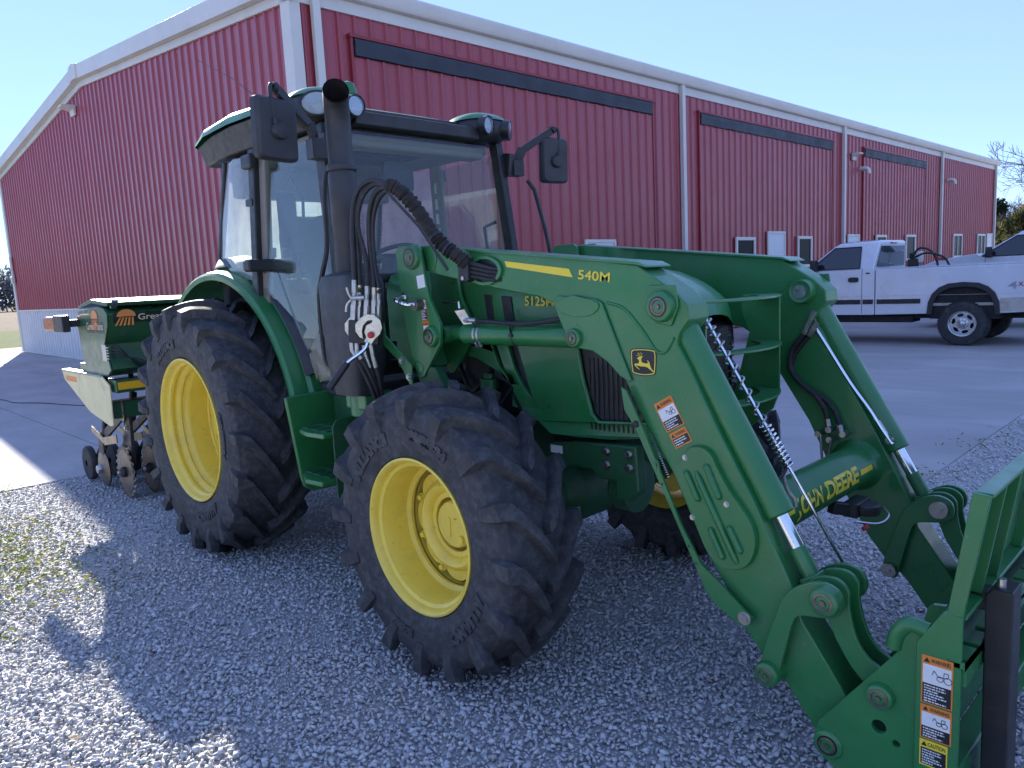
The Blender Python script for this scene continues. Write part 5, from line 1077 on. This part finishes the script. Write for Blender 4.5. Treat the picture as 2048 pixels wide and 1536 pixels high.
# ================================================================ pallet fork carriage
fork = thing('pallet_fork', 'green pallet fork carriage with black tines and orange warning decals', 'fork')
FY = .68
for s in (-1, 1):
    a = MB(s); a.prism([(4.135, .20), (4.135, .60), (4.20, .705), (4.246, .70), (4.243, .10), (4.16, .10)], .668, .682); a.build('side_plate', 'green', fork, bevel=.003)
    a = MB(s); a.prism([(4.207, .70), (4.257, 1.045), (4.30, 1.041), (4.246, .70)], .668, .682); a.build('upper_side_plate', 'green', fork, bevel=.003)
    CP = spl2([(3.845, .20), (3.86, .245), (4.09, .555), (4.10, .61), (4.115, .625), (4.15, .63), (4.165, .60), (4.16, .50), (4.155, .20), (4.10, .10), (3.93, .09), (3.87, .13)], 1)
    h1_ = [(4.035+.021*math.cos(R(-t)), .296+.021*math.sin(R(-t))) for t in range(0, 360, 24)]; h2_ = [(4.083+.011*math.cos(R(-t)), .262+.011*math.sin(R(-t))) for t in range(0, 360, 30)]
    for y0, y1 in ((.648, .664), (.452, .468)):
        a = MB(s); a.prism(CP, y0, y1, 'y', [h1_, h2_]); a.build('carrier_plate', 'green', fork, bevel=.003)
    a = MB(s); boss(a, 4.04, .397, .66, .688, .036); a.build('carrier_boss', 'green', fork, angle=40)
    p = MB(s); p.lathe([(.027, .684), (.027, .690), (.02, .691), (.016, .684), (.009, .684), (.008, .694), (0, .694)], (4.04, 0, .397), 'y', 20); p.build('pin', 'pin_steel', fork)
    a = MB(s); a.tube(spl([(4.07, .66, .555), (4.08, .66, .60), (4.11, .66, .635), (4.16, .66, .63)], 5), .022, 12); a.build('hook_lug', 'green', fork)
MB().box(4.258, 4.302, -.668, .668, 1.032, 1.045).build('top_flange', 'green', fork, bevel=.003)
MB().add([(4.208, -.668, .705), (4.208, .668, .705), (4.258, .668, 1.034), (4.258, -.668, 1.034), (4.214, -.668, .705), (4.214, .668, .705), (4.264, .668, 1.033), (4.264, -.668, 1.033)], [(0, 1, 2, 3), (7, 6, 5, 4), (0, 4, 5, 1), (1, 5, 6, 2), (2, 6, 7, 3), (3, 7, 4, 0)]).build('back_sheet', 'green', fork, smooth=False)
MB().box(4.20, 4.252, -.668, .668, .690, .702).build('lower_flange', 'green', fork, bevel=.003)
for y in (-.50, -.33, -.02, .3, .5): MB().prism([(4.216, .703), (4.246, .703), (4.297, 1.031), (4.266, 1.031)], y-.005, y+.005).build('stiffener', 'green', fork, bevel=.002)
nb = [(-.668, .50), (.668, .50), (.668, .575)]
y = .668
while y > -.6:
    nb += [(y-.06, .575), (y-.06, .555), (y-.085, .555), (y-.085, .575)]; y -= .115
nb += [(-.668, .575)]
MB().prism(nb, 4.215, 4.255, 'x').build('notched_bar', 'green', fork, bevel=.003)
MB().box(4.165, 4.235, -.668, .668, .12, .22).build('lower_beam', 'green', fork, bevel=.008)
MB().box(4.15, 4.165, -.668, .668, .22, .55).build('back_plate', 'green_dark', fork, smooth=False)
MB().cyl((4.19, -.66, .635), (4.19, .66, .635), .028, 18).build('hook_shaft', 'steel', fork)
for yy_ in (-.47, .47):
    t_ = MB(); t_.prism([(4.258, .715), (4.275, .735), (4.325, .735), (4.328, .10), (4.36, .045), (4.60, .040), (5.36, .016), (5.36, .006), (4.33, .003), (4.285, .02), (4.262, .09)], yy_-.05, yy_+.05); tn = t_.build('fork_tine', 'black_steel', fork, bevel=.008)
    MB().prism([(4.20, .66), (4.262, .66), (4.262, .715), (4.215, .715)], yy_-.035, yy_+.035).build('tine_hook', 'black_steel', tn, bevel=.006)
    MB().cyl((4.29, yy_-.02, .735), (4.29, yy_-.02, .76), .012, 10).build('lock_stud', 'steel', tn)
ey_ = (-.02, 0, 1)
decal('warning_decal', fork, (4.150, -.6825, .430), (1, 0, .0), (.0, 0, 1), .078, .140, [(.17, 'WARNING'), (.40, 'pic'), (.42, 'text')])
decal('warning_decal', fork, (4.150, -.6825, .325), (1, 0, .0), (.0, 0, 1), .078, .100, [(.20, 'WARNING'), (.42, 'pic'), (.36, 'text')])
decal('caution_decal', fork, (4.150, -.6825, .243), (1, 0, .0), (.0, 0, 1), .070, .078, [(.30, 'CAUTION'), (.66, 'text')])

# ================================================================ seed drill behind the tractor
drill = thing('seed_drill', 'dark green seed drill with hopper and cream end panel behind the tractor', 'seed drill', (0, 0, 0))
hopA = [(-1.36, 1.585), (-1.50, 1.60), (-2.18, 1.52), (-2.22, 1.48), (-2.20, 1.30), (-2.12, 1.05), (-1.36, 1.04), (-1.34, 1.16), (-1.50, 1.30), (-1.36, 1.44)]
hopA = [(-1.47, 1.585), (-1.62, 1.60), (-2.10, 1.57), (-2.20, 1.50), (-2.16, 1.30), (-2.10, 1.045), (-1.56, 1.045), (-1.46, 1.10), (-1.55, 1.30), (-1.42, 1.45), (-1.40, 1.54)]
MB().prism(hopA, -.985, .985).build('hopper', 'drill_green', drill, bevel=.01)
for s in (-1, 1):
    ep = MB(s); ep.prism([(x*1.0+(-.01 if x < -1.8 else .01), z) for x, z in hopA], .987, 1.0); ep.build('hopper_end_panel', 'drill_green', drill, bevel=.004)
    cp_ = MB(s); cp_.prism([(-2.75, 1.035), (-1.62, 1.05), (-1.44, .98), (-1.47, .66), (-1.55, .645), (-2.05, .72), (-2.70, .96)], 1.02, 1.03); cpo = cp_.build('end_guard', 'cream_panel', drill, bevel=.003)
    MB(s).box(-2.75, -1.62, .96, 1.035, 1.036, 1.052).build('guard_edge', 'drill_green', cpo, bevel=.003)
    MB(s).box(-2.64, -2.32, 1.0305, 1.0312, .955, 1.0).build('guard_sticker', 'decal_orange', cpo, smooth=False)
    lt = MB(s); lt.prism(rrect(-2.70, -2.34, 1.405, 1.53, .058), 1.09, 1.15); amb = lt.build('amber_marker', 'amber', drill, bevel=.02)
    MB(s).box(-2.38, -2.10, 1.08, 1.145, 1.40, 1.54).build('lamp_housing', 'plastic', amb, bevel=.01)
    MB(s).box(-2.22, -2.12, .99, 1.1, 1.44, 1.50).build('lamp_bracket', 'plastic', amb)
MB().prism([(-1.40, 1.60), (-1.38, 1.63), (-1.80, 1.66), (-2.15, 1.61), (-2.16, 1.585), (-1.80, 1.63)], -.99, .99).build('hopper_lid', 'drill_green', drill, bevel=.006)
MB().bar((-1.43, -.93, 1.585), (-1.37, -.93, 1.645), .05, .02).build('lid_latch', 'steel', drill)
# name bands
def band(parent_pts, nm): pass
MB().add([(-1.4095, -.95, 1.465), (-1.4095, .95, 1.465), (-1.396, .95, 1.545), (-1.396, -.95, 1.545)], [(0, 1, 2, 3)]).build('name_band', 'decal_black', drill, smooth=False)
mat('band_cream', (.62, .52, .34), .5); mat('band_orange', (.62, .22, .06), .5)
letters_on('Great Plains', 'brand_lettering', 'band_cream', (-1.400, -.76, 1.482), (0, 1, 0), (.16, 0, .98), .050, .42, drill, .008, .012)
def sun_logo(o, ex, ey, r, par):
    ex, ey = Vector(ex), Vector(ey).normalized(); n = ex.cross(ey); o = Vector(o)+n*.003; mb = MB()
    pts = [o+ex*r*math.cos(t)+ey*r*.75*math.sin(t) for t in [math.pi*k/14 for k in range(15)]]; mb.add(pts, [tuple(range(15))])
    for k in range(5):
        a, b = -1+k*.4, -1+k*.4+.22; mb.add([o+ex*r*a*1.1-ey*r*.95-ex*r*.15, o+ex*r*b*1.1-ey*r*.95-ex*r*.15, o+ex*r*b*.8+ex*r*.1-ey*r*.08, o+ex*r*a*.8+ex*r*.1-ey*r*.08], [(0, 1, 2, 3)])
    mb.build('brand_sun', 'band_orange', par, smooth=False)
sun_logo((-1.399, -.85, 1.515), (0, 1, 0), (.16, 0, .98), .075, drill)
MB().box(-1.93, -1.50, -1.0012, -1.0003, 1.39, 1.48).build('name_band', 'decal_black', drill, smooth=False)
letters_on('Great Plains', 'brand_lettering', 'band_cream', (-1.93, -1.0015, 1.415), (1, 0, 0), (0, 0, 1), .06, .42, drill, .003, .012)
sun_logo((-1.70, -1.001, 1.505), (1, 0, 0), (0, 0, 1), .09, drill)
# tool bar, yellow reflector strip, rear light bar
MB().box(-1.50, -1.38, -1.0, 1.0, .92, 1.02).build('front_beam', 'drill_green', drill, bevel=.008)
MB().box(-1.3795, -1.3785, -.985, -.45, .945, 1.005).build('yellow_reflector', 'reflector_yellow', drill, smooth=False)
MB().box(-1.3795, -1.3785, .45, .985, .945, 1.005).build('yellow_reflector', 'reflector_yellow', drill, smooth=False)
MB().box(-1.66, -1.52, -1.0, 1.0, .70, .84).build('tool_bar', 'drill_green', drill, bevel=.01)
MB().box(-2.55, -2.45, -1.0, 1.0, .84, .94).build('rear_beam', 'drill_green', drill, bevel=.01)
MB().box(-2.35, -2.12, -.98, .98, 1.06, 1.12).build('walkboard', 'drill_green', drill, bevel=.004)
for s in (-1, 1): MB(s).bar((-1.45, .9, .97), (-2.5, .9, .9), .08, .08).build('frame_rail', 'drill_green', drill, bevel=.006)
for q in (((-1.42, -.42, .95), (-1.05, -.42, .58), .03, .12), ((-1.42, .42, .95), (-1.05, .42, .58), .03, .12), ((-1.42, 0, 1.0), (-1.15, 0, 1.15), .05, .1)): MB().bar(*q).build('hitch_plate', 'drill_green', drill, bevel=.006)
# row units
def row_unit():
    root = bpy.data.objects.new('row_unit', None); COL.objects.link(root); root.empty_display_size = .05
    co = MB(); co.cyl((-1.72, -.0035, .22), (-1.72, .0035, .22), .185, 40); ed = [];
    flu = MB()
    for k in range(44):
        a = 2*math.pi*k/44; r0_, r1_ = .165, .220; ca, sa = math.cos(a), math.sin(a); cb_, sb = math.cos(a+.16), math.sin(a+.16); w_ = .009*(1 if k % 2 else -1)
        flu.add([(-1.72+r0_*ca, 0, .22+r0_*sa), (-1.72+r1_*ca, w_, .22+r1_*sa), (-1.72+r1_*cb_, -w_, .22+r1_*sb), (-1.72+r0_*cb_, 0, .22+r0_*sb)], [(0, 1, 2, 3)])
    co.add(flu.v, flu.f); co.build('coulter_disc', 'disc_steel', root, smooth=False)
    MB().lathe([(0, -.05), (.03, -.05), (.045, -.03), (.045, .03), (.03, .05), (0, .05)], (-1.72, 0, .22), 'y', 16).build('coulter_hub', 'black_steel', root)
    MB().lathe([(.02, -.075), (.024, -.06), (.024, -.05)], (-1.72, 0, .22), 'y', 12).build('hub_cap', 'zinc', root)
    MB().prism([(-1.68, .72), (-1.54, .72), (-1.56, .50), (-1.62, .25), (-1.70, .17), (-1.75, .20), (-1.72, .50)], .02, .05).build('coulter_arm', 'black_steel', root, bevel=.005)
    b = MB(); [b.hexbolt((-1.625, .02, z), (0, -1, 0), .016, .02) for z in (.60, .42)]; b.build('arm_bolt', 'zinc', root)
    MB().lathe([(0, -.012), (.06, -.01), (.155, .012), (.165, .016), (.06, -.004), (0, -.006)], (-2.30, -.02, .165), 'y', 36).lathe([(0, .012), (.06, .01), (.155, -.010), (.165, -.012), (.06, .004), (0, .006)], (-2.30, .02, .165), 'y', 36).build('opener_disc', 'disc_steel', root)
    MB().lathe([(0, -.045), (.035, -.045), (.042, -.03), (.042, 0)], (-2.30, -.02, .165), 'y', 8).build('disc_hub', 'steel', root)
    MB().prism([(-1.62, .74), (-1.56, .70), (-2.20, .42), (-2.28, .16), (-2.36, .16), (-2.34, .45), (-2.24, .50)], -.012, .012).build('opener_arm', 'black_steel', root, bevel=.004)
    MB().bar((-1.75, -.03, .50), (-2.10, -.03, .44), .012, .07).bar((-2.10, -.03, .44), (-2.42, -.03, .52), .012, .05).build('press_arm', 'tan_steel', root, bevel=.002)
    MB().lathe([(.03, -.035), (.115, -.03), (.15, -.028), (.158, -.015), (.158, .015), (.15, .028), (.115, .03), (.03, .035)], (-2.72, 0, .158), 'y', 32).build('press_wheel', 'rubber_dusty', root)
    MB().bar((-2.36, .03, .40), (-2.72, .045, .158), .012, .04).build('press_wheel_arm', 'black_steel', root)
    MB().tube(spl([(-1.95, 0, 1.04), (-1.98, .0, .85), (-2.12, 0, .62), (-2.22, 0, .36)], 5), .022, 10).build('seed_tube', 'hose', root)
    MB().tube([(-2.0, .03, .84), (-2.16, .03, .48)], .02, 8).build('spring_rod', 'black_steel', root)
    u = MB(); u.tube(spl([(-1.51, -.03, .85), (-1.505, -.03, .77), (-1.515, -.03, .69), (-1.56, -.03, .68)], 4), .007, 6); u.build('u_bolt', 'zinc', root)
    return root
ru = row_unit()
for k in range(10):
    r_ = ru if k == 0 else clone(ru, drill)
    r_.parent = drill; r_.location = (0 if k % 2 == 0 else .04, -.900+k*.2, 0)
cbl = MB()
for k in range(5): cbl.tube(spl([(-1.50, -.96, 1.20+.022*k), (-1.44, -.92, 1.20+.02*k), (-1.46, -.75, 1.16-.02*k), (-1.48, -.6, 1.06)], 5), .005, 5)
cbl.build('wiring', 'hose', drill)
pg = MB(); [pg.tube([(-1.56, -1.0, 1.19+.022*k), (-1.45, -1.0, 1.19+.022*k)], .006, 6) for k in range(5)]; pg.build('connector_pins', 'zinc', drill)
MB().box(-1.60, -1.50, -1.006, -1.0, 1.17, 1.30).build('connector_plate', 'steel', drill)
MB().prism([(-.56, 1.13), (-.40, 1.13), (-.40, 1.17), (-.56, 1.17)], -1.46, -1.455, 'x').build('name_plate', 'decal_white', drill, smooth=False)
# extension cord on the apron
drill.location = (-.17, 0, 0); drill.scale = (1, .95, 1)
cord = MB().tube(spl([(-14, -.9, .006), (-11.2, -.12, .006), (-10.2, -.02, .006), (-9.6, .25, .006), (-8.6, .55, .006), (-7, 1.3, .006), (-6.0, 2.6, .006)], 8), .007, 6).build('extension_cord', 'hose'); tag(cord, 'thin black extension cord lying across the concrete apron', 'cord')

# ================================================================ pickups
def truck_wheel(parent, u, v, r, rim_r, name='wheel'):
    root = bpy.data.objects.new(name, None); COL.objects.link(root); root.parent = parent; root.location = (u, v, r); root.empty_display_size = .1
    s = 1 if v > 0 else -1; w_ = .13
    t = MB(s); t.lathe([(rim_r, -w_*.8), (rim_r+.02, -w_*.95), (r*.82, -w_), (r*.95, -w_*.93), (r, -w_*.72), (r, w_*.72), (r*.95, w_*.93), (r*.82, w_), (rim_r+.02, w_*.95), (rim_r, w_*.8)], (0, 0, 0), 'y', 56)
    for k in range(56):
        a = 2*math.pi*k/56
        for y0 in (-.085, .0, .085):
            c = math.cos(a+y0*1.3); d = math.sin(a+y0*1.3); e = Matrix(((c, 0, -d), (0, 1, 0), (d, 0, c))); t.obox((c*(r+.002), y0, d*(r+.002)), e, .008, .036, .013)
    t.build('tyre', 'rubber_dusty', root, angle=30)
    m = MB(s); hs = []
    for k in range(6):
        a = 2*math.pi*k/6+.26; c = (.68*rim_r*math.cos(a), .68*rim_r*math.sin(a)); u_ = (-math.sin(a), math.cos(a)); q = (math.cos(a), math.sin(a))
        hs.append([(c[0]+u_[0]*.24*rim_r*math.cos(-x)+q[0]*.13*rim_r*math.sin(-x), c[1]+u_[1]*.24*rim_r*math.cos(-x)+q[1]*.13*rim_r*math.sin(-x)) for x in [2*math.pi*i/14 for i in range(14)]])
    m.prism([(rim_r*.93*math.cos(2*math.pi*i/40), rim_r*.93*math.sin(2*math.pi*i/40)) for i in range(40)], w_*.50, w_*.62, 'y', hs)
    m.lathe([(rim_r*.90, w_*.1), (rim_r*.93, w_*.7), (rim_r*.98, w_*.92), (rim_r*1.03, w_*.95), (rim_r*1.03, w_*.8)], (0, 0, 0), 'y', 40)
    m.lathe([(rim_r*.45, w_*.60), (rim_r*.42, w_*.72), (rim_r*.26, w_*.80), (rim_r*.22, w_*1.0), (rim_r*.18, w_*1.05), (0, w_*1.05)], (0, 0, 0), 'y', 28)
    m.build('rim', 'alloy', root, angle=40)
    MB(s).lathe([(rim_r*.97, -w_*.6), (rim_r*.9, -.01), (0, .0)], (0, 0, 0), 'y', 24).build('brake_drum', 'underbody', root)
    for k in range(8):
        a = 2*math.pi*k/8; MB(s).hexbolt((rim_r*.34*math.cos(a), w_*.72, rim_r*.34*math.sin(a)), (0, 1, 0), .012, .018, False).build('lug_nut', 'steel', root)
    return root
def arch_pts(c, r, z0, n=10): # wheel opening, rear to front, flattened top
    return [(c+r*math.copysign(abs(math.cos(a))**.75, math.cos(a)), z0+r*abs(math.sin(a))**.8*1.0) for a in [math.pi-math.pi*k/n for k in range(n+1)]]
def pickup(name, label, O, ang, p):
    t = thing(name, label, 'pickup', O, ang)
    R_ = p['r']; zr = p['rocker']; rail = p['rail']; hood = p['hood']; roof = p['roof']; cb, cf, fa, nose, tail = p['cab_back'], p['cab_front'], p['front_axle'], p['nose'], p['tail']; hw = .97
    gap = .012
    # bed sides
    ar = [(u, z) for u, z in arch_pts(0, p['arch'], .60)]
    for s in (-1, 1):
        b = MB(s); b.prism([(tail, rail-.01), (cb-gap, rail)]+[(cb-gap, zr)]+[(q, z) for q, z in ar[::-1]]+[(tail, zr+.06)], hw-.07, hw); bed = b.build('bed_side', 'truck_white', t, bevel=.02)
        f = MB(s); o_ = arch_pts(0, p['arch']+.075, .585); i_ = arch_pts(0, p['arch']-.012, .58); f.prism(o_+i_[::-1], hw-.01, hw+.035); f.build('wheel_flare', 'truck_trim' if p['flare'] else 'truck_white', bed, bevel=.012)
        li = MB(s); li.prism([(q, z) for q, z in arch_pts(0, p['arch']+.04, .58)]+[(p['arch']+.04, .5), (-p['arch']-.04, .5)], .45, hw-.075); li.build('wheel_well', 'underbody', bed)
        MB(s).box(tail+.02, cb-.02, hw-.075, hw-.005, rail, rail+.018).build('bed_rail_cap', 'truck_trim' if not p['flare'] else 'truck_white', bed, bevel=.006)
        MB(s).box(tail+.02, cb-.02, hw-.001, hw+.0015, .955, .960).build('body_crease', 'truck_dirty', bed)
        dk = MB(s); dk.prism([(tail, zr+.06), (tail, .90), (-.60, .88), (-.56, zr+.06)], hw, hw+.0015); dk.build('mud_film', 'truck_dirty', bed, smooth=False)
        if p['mould']:
            for a, c in ((.72, cb-.05),): 
                MB(s).box(a, c, hw, hw+.018, .80, .90).build('side_moulding', 'truck_trim', bed, bevel=.006); MB(s).box(a, c, hw+.006, hw+.02, .893, .906).build('moulding_strip', 'alloy', bed)
    MB().box(tail, tail+.05, -hw+.07, hw-.07, .65, rail-.01).build('tailgate', 'truck_white', t, bevel=.015)
    MB().box(tail+.05, cb-gap, -hw+.07, hw-.07, .75, .80).box(cb-gap-.04, cb-gap, -hw+.07, hw-.07, .8, rail-.02).build('bed_floor', 'truck_dirty', t)
    # cab and front body
    fo = arch_pts(fa, p['arch'], .60)
    body = MB(); prof = [(cb, zr), (cb, rail-.005), (cf-.1, rail+.01), (cf+.10, hood), (nose-.35, hood-.10), (nose-.06, hood-.22), (nose, hood-.34), (nose, .62), (nose-.1, .55)]+fo[::-1]+[(fa-p['arch']-.02, zr)]
    body.prism(prof, -hw, hw); bo = body.build('cab_body', 'truck_white', t, bevel=.03)
    gh = []   # greenhouse with tumblehome
    rb, rfr, wsb = p['roof_back'], p['roof_front'], cf+.12
    gh = MB(); gh.loft([[(u, v*w_, z) for u, v in ((cb+.02 if z < roof-.3 else rb, -1), (ff, -1), (ff, 1), (cb+.02 if z < roof-.3 else rb, 1))] for z, w_, ff in ((rail-.02, .95, wsb), (rail+.05, .945, wsb-.07), (roof-.10, .80, rfr+.06), (roof-.03, .75, rfr-.05), (roof, .60, rfr-.25))]); gho = gh.build('cab_roof', 'truck_white', t, bevel=.03)
    def gv(z): return .945+(.80-.945)*(z-rail-.05)/(roof-.10-rail-.05)
    def gf(z): return wsb-.07+(rfr+.06-wsb+.07)*(z-rail-.05)/(roof-.10-rail-.05)
    z0, z1 = rail+.03, roof-.12
    for s in (-1, 1):
        ws = p['windows']
        for (ua, ub, last) in ws:
            tri = [(ua, z0), (ub if not last else gf(z0)-.10, z0), (ub if not last else gf(z1)-.06, z1), (ua+.02, z1)]
            g = MB(s); g.add([(u, gv(z)+.004, z) for u, z in tri]+[(u, gv(z)-.01, z) for u, z in tri], [(0, 1, 2, 3), (7, 6, 5, 4)]+[(i, (i+1) % 4, 4+(i+1) % 4, 4+i) for i in range(4)]); g.build('side_window', 'truck_pane', gho, smooth=False)
            fr_ = MB(s); pp = [(u, gv(z)+.006, z) for u, z in tri]; [fr_.bar(pp[i], pp[(i+1) % 4], .02, .02) for i in range(4)]; fr_.build('window_seal', 'truck_trim', gho)
        for u in p['door_lines']:
            MB(s).box(u-.005, u+.005, hw-.002, hw+.0015, zr+.03, rail+.02).build('door_gap', 'truck_trim', bo)
        if p['mould']:
            for a, c in ((cb+.02, p['door_lines'][0]-.02), (p['door_lines'][0]+.02, cf)):
                MB(s).box(a, c, hw, hw+.018, .80, .90).build('side_moulding', 'truck_trim', bo, bevel=.006); MB(s).box(a, c, hw+.006, hw+.02, .893, .906).build('moulding_strip', 'alloy', bo)
        MB(s).box(cb, cf, hw-.001, hw+.0015, .955, .960).build('body_crease', 'truck_dirty', bo)
        hd = MB(s); hd.prism(rrect(p['door_lines'][0]+.06, p['door_lines'][0]+.27, 1.245, 1.345, .045), hw, hw+.022); hd.build('door_handle', 'truck_trim', bo, bevel=.008)
        m_ = MB(s); m_.bar((cf-.22, hw-.03, rail+.02), (cf-.2, hw+.12, rail+.06), .06, .05); m_.prism(rrect(hw+.05, hw+.24, rail-.0, rail+.24, .05), cf-.25, cf-.14, 'x'); m_.build('door_mirror', 'truck_trim', bo, bevel=.02)
        f = MB(s); o_ = arch_pts(fa, p['arch']+.075, .585); i_ = arch_pts(fa, p['arch']-.012, .58); f.prism(o_+i_[::-1], hw-.01, hw+.035); f.build('wheel_flare', 'truck_trim' if p['flare'] else 'truck_white', bo, bevel=.012)
        MB(s).prism(rrect(.62, .92, hood-.45, hood-.27, .03), nose-.02, nose+.006, 'x').build('headlight', 'lens', bo)
        for u in (0, fa): truck_wheel(t, u, s*(hw-.12), R_, R_*.56)
    g = MB(); g.add([(gf(z)+.006, v*gv(z)*.93, z) for z in (z0, z1) for v in (-1, 1)], [(0, 1, 3, 2)]); g.build('windscreen', 'truck_pane', gho, smooth=False)
    g = MB(); pr_ = [(v*gv(z)*.86, z) for v, z in ((-1, z0+.02), (1, z0+.02), (1, z1), (-1, z1))]
    def rbk(z): return cb+.02+(rb-cb-.02)*min(1, max(0, (z-rail-.05)/(roof-.15-rail)))
    g.add([(rbk(z)-.014, v, z) for v, z in pr_], [(0, 1, 2, 3)]); g.build('rear_window', 'truck_rear_pane', gho, smooth=False)
    MB().box(rb-.03, rb+.05, -.16, .16, roof-.075, roof-.045).build('brake_light', 'tail_red', gho, bevel=.008)
    MB().box(nose-.02, nose+.012, -.58, .58, .80, hood-.27).build('radiator_grille', 'truck_trim', bo, bevel=.01)
    MB().box(nose-.05, nose+.10, -.95, .95, .48, .68).build('front_bumper', 'alloy', t, bevel=.03)
    MB().box(tail-.14, tail, -.93, .93, .52, .70).build('rear_bumper', 'truck_trim', t, bevel=.02)
    ub_ = MB(); ub_.box(tail+.1, nose-.3, -.45, -.35, .48, .62).box(tail+.1, nose-.3, .35, .45, .48, .62).box(.5, cf, -.40, .75, .50, .58).box(.9, 2.4, .3, .8, .42, .56); ub_.cyl((0, -.8, R_), (0, .8, R_), .07, 12); ub_.cyl((fa, -.8, R_), (fa, .8, R_), .06, 12); ub_.build('underframe', 'underbody', t, bevel=.02)
    return t
def pane(name, c, rough, coat):
    m, nt, b = nodes_of(name); b.inputs['Base Color'].default_value = (*c, 1); b.inputs['Roughness'].default_value = rough; b.inputs['Specular IOR Level'].default_value = .8; b.inputs['Coat Weight'].default_value = coat; b.inputs['Coat Roughness'].default_value = .02
pane('truck_pane', (.012, .016, .02), .08, .05); pane('truck_rear_pane', (.05, .08, .09), .05, 1.0)
TA = R(180.5); hx, hy = math.cos(TA), math.sin(TA); TO = Vector((.749, 13.926, -.004))
pk = pickup('pickup_truck', 'older white regular cab pickup with black wheel flares and a muddy rear', TO, TA,
       dict(r=.415, rocker=.58, rail=1.49, hood=1.44, roof=2.07, cab_back=1.57, cab_front=2.92, front_axle=3.62, nose=4.5, tail=-1.30, arch=.53, flare=True, mould=True, roof_back=1.54, roof_front=2.38, windows=[(1.86, 2.5, True)], door_lines=[1.81, 2.95]))
MB().lathe([(.098, 0), (.103, 0), (.103, .0015), (.098, .0015)], (0, 0, 0), 'z', 30, True).build('fuel_flap', 'truck_dirty', pk, matrix=Matrix.Translation((1.34, .9705, 1.11)) @ Matrix.Rotation(R(-90), 4, 'X'))
MB().box(1.66, 1.74, .970, .972, 1.40, 1.43).build('cab_badge', 'truck_trim', pk, smooth=False)
mat('decal_grey', (.30, .30, .33), .4); mat('decal_red', (.40, .03, .03), .4)
letters_on('4', 'drive_lettering', 'decal_grey', (-.70, .972, 1.04), (-1, 0, 0), (.3, 0, 1), .13, .15, pk, .003, .01); letters_on('x', 'drive_lettering', 'decal_red', (-.86, .972, 1.09), (-1, 0, 0), (.3, 0, 1), .07, .08, pk, .003, .01); letters_on('4', 'drive_lettering', 'decal_grey', (-.93, .972, 1.04), (-1, 0, 0), (.3, 0, 1), .13, .15, pk, .003, .01)
pickup('pickup_truck', 'newer white pickup parked beyond the older one, hood and mirror showing', TO+Vector((hx, hy, 0))*(1.9-4.75)+Vector((-hy, hx, 0))*(-3.97), TA,
       dict(r=.43, rocker=.58, rail=1.60, hood=1.70, roof=2.18, cab_back=1.0, cab_front=3.50, front_axle=3.78, nose=4.75, tail=-1.35, arch=.54, flare=False, mould=False, roof_back=1.05, roof_front=2.80, windows=[(1.15, 2.05, False), (2.15, 3.0, True)], door_lines=[2.1, 3.4]))
# fuel transfer pump in the bed
def tp(u, v, z): return TO+Vector((hx, hy, 0))*u+Vector((-hy, hx, 0))*v+Vector((0, 0, z))
fp = thing('fuel_pump', 'white fuel transfer pump with curved black hose on a tank in the pickup bed', 'pump', tp(.95, .35, .80), TA)
MB().box(-.35, .75, -.9, .3, .0, .68).build('tank', 'truck_trim', fp, bevel=.03)
MB().lathe([(.0, 1.0), (.075, 1.0), (.085, .98), (.085, .80), (.075, .78), (.03, .77), (.03, .68)], (0, 0, 0), 'z', 24).build('filter_canister', 'door_white', fp)
MB().box(-.02, .18, -.1, .1, .68, .86).cyl((.1, 0, .86), (.1, 0, .98), .07, 14).build('pump_motor', 'truck_trim', fp, bevel=.02)
MB().tube(spl([(.10, .1, .9), (-.05, .12, 1.06), (-.25, .14, 1.0), (-.36, .15, .82), (-.40, .15, .62)], 6), .022, 8).build('pump_hose', 'hose', fp)
MB().tube(spl([(.05, .15, .88), (-.2, .18, .96), (-.5, .2, .86), (-.62, .2, .66)], 6), .020, 8).build('delivery_hose', 'hose', fp)
MB().box(-.55, -.38, .1, .2, .80, .86).build('nozzle', 'tail_red', fp, bevel=.01)
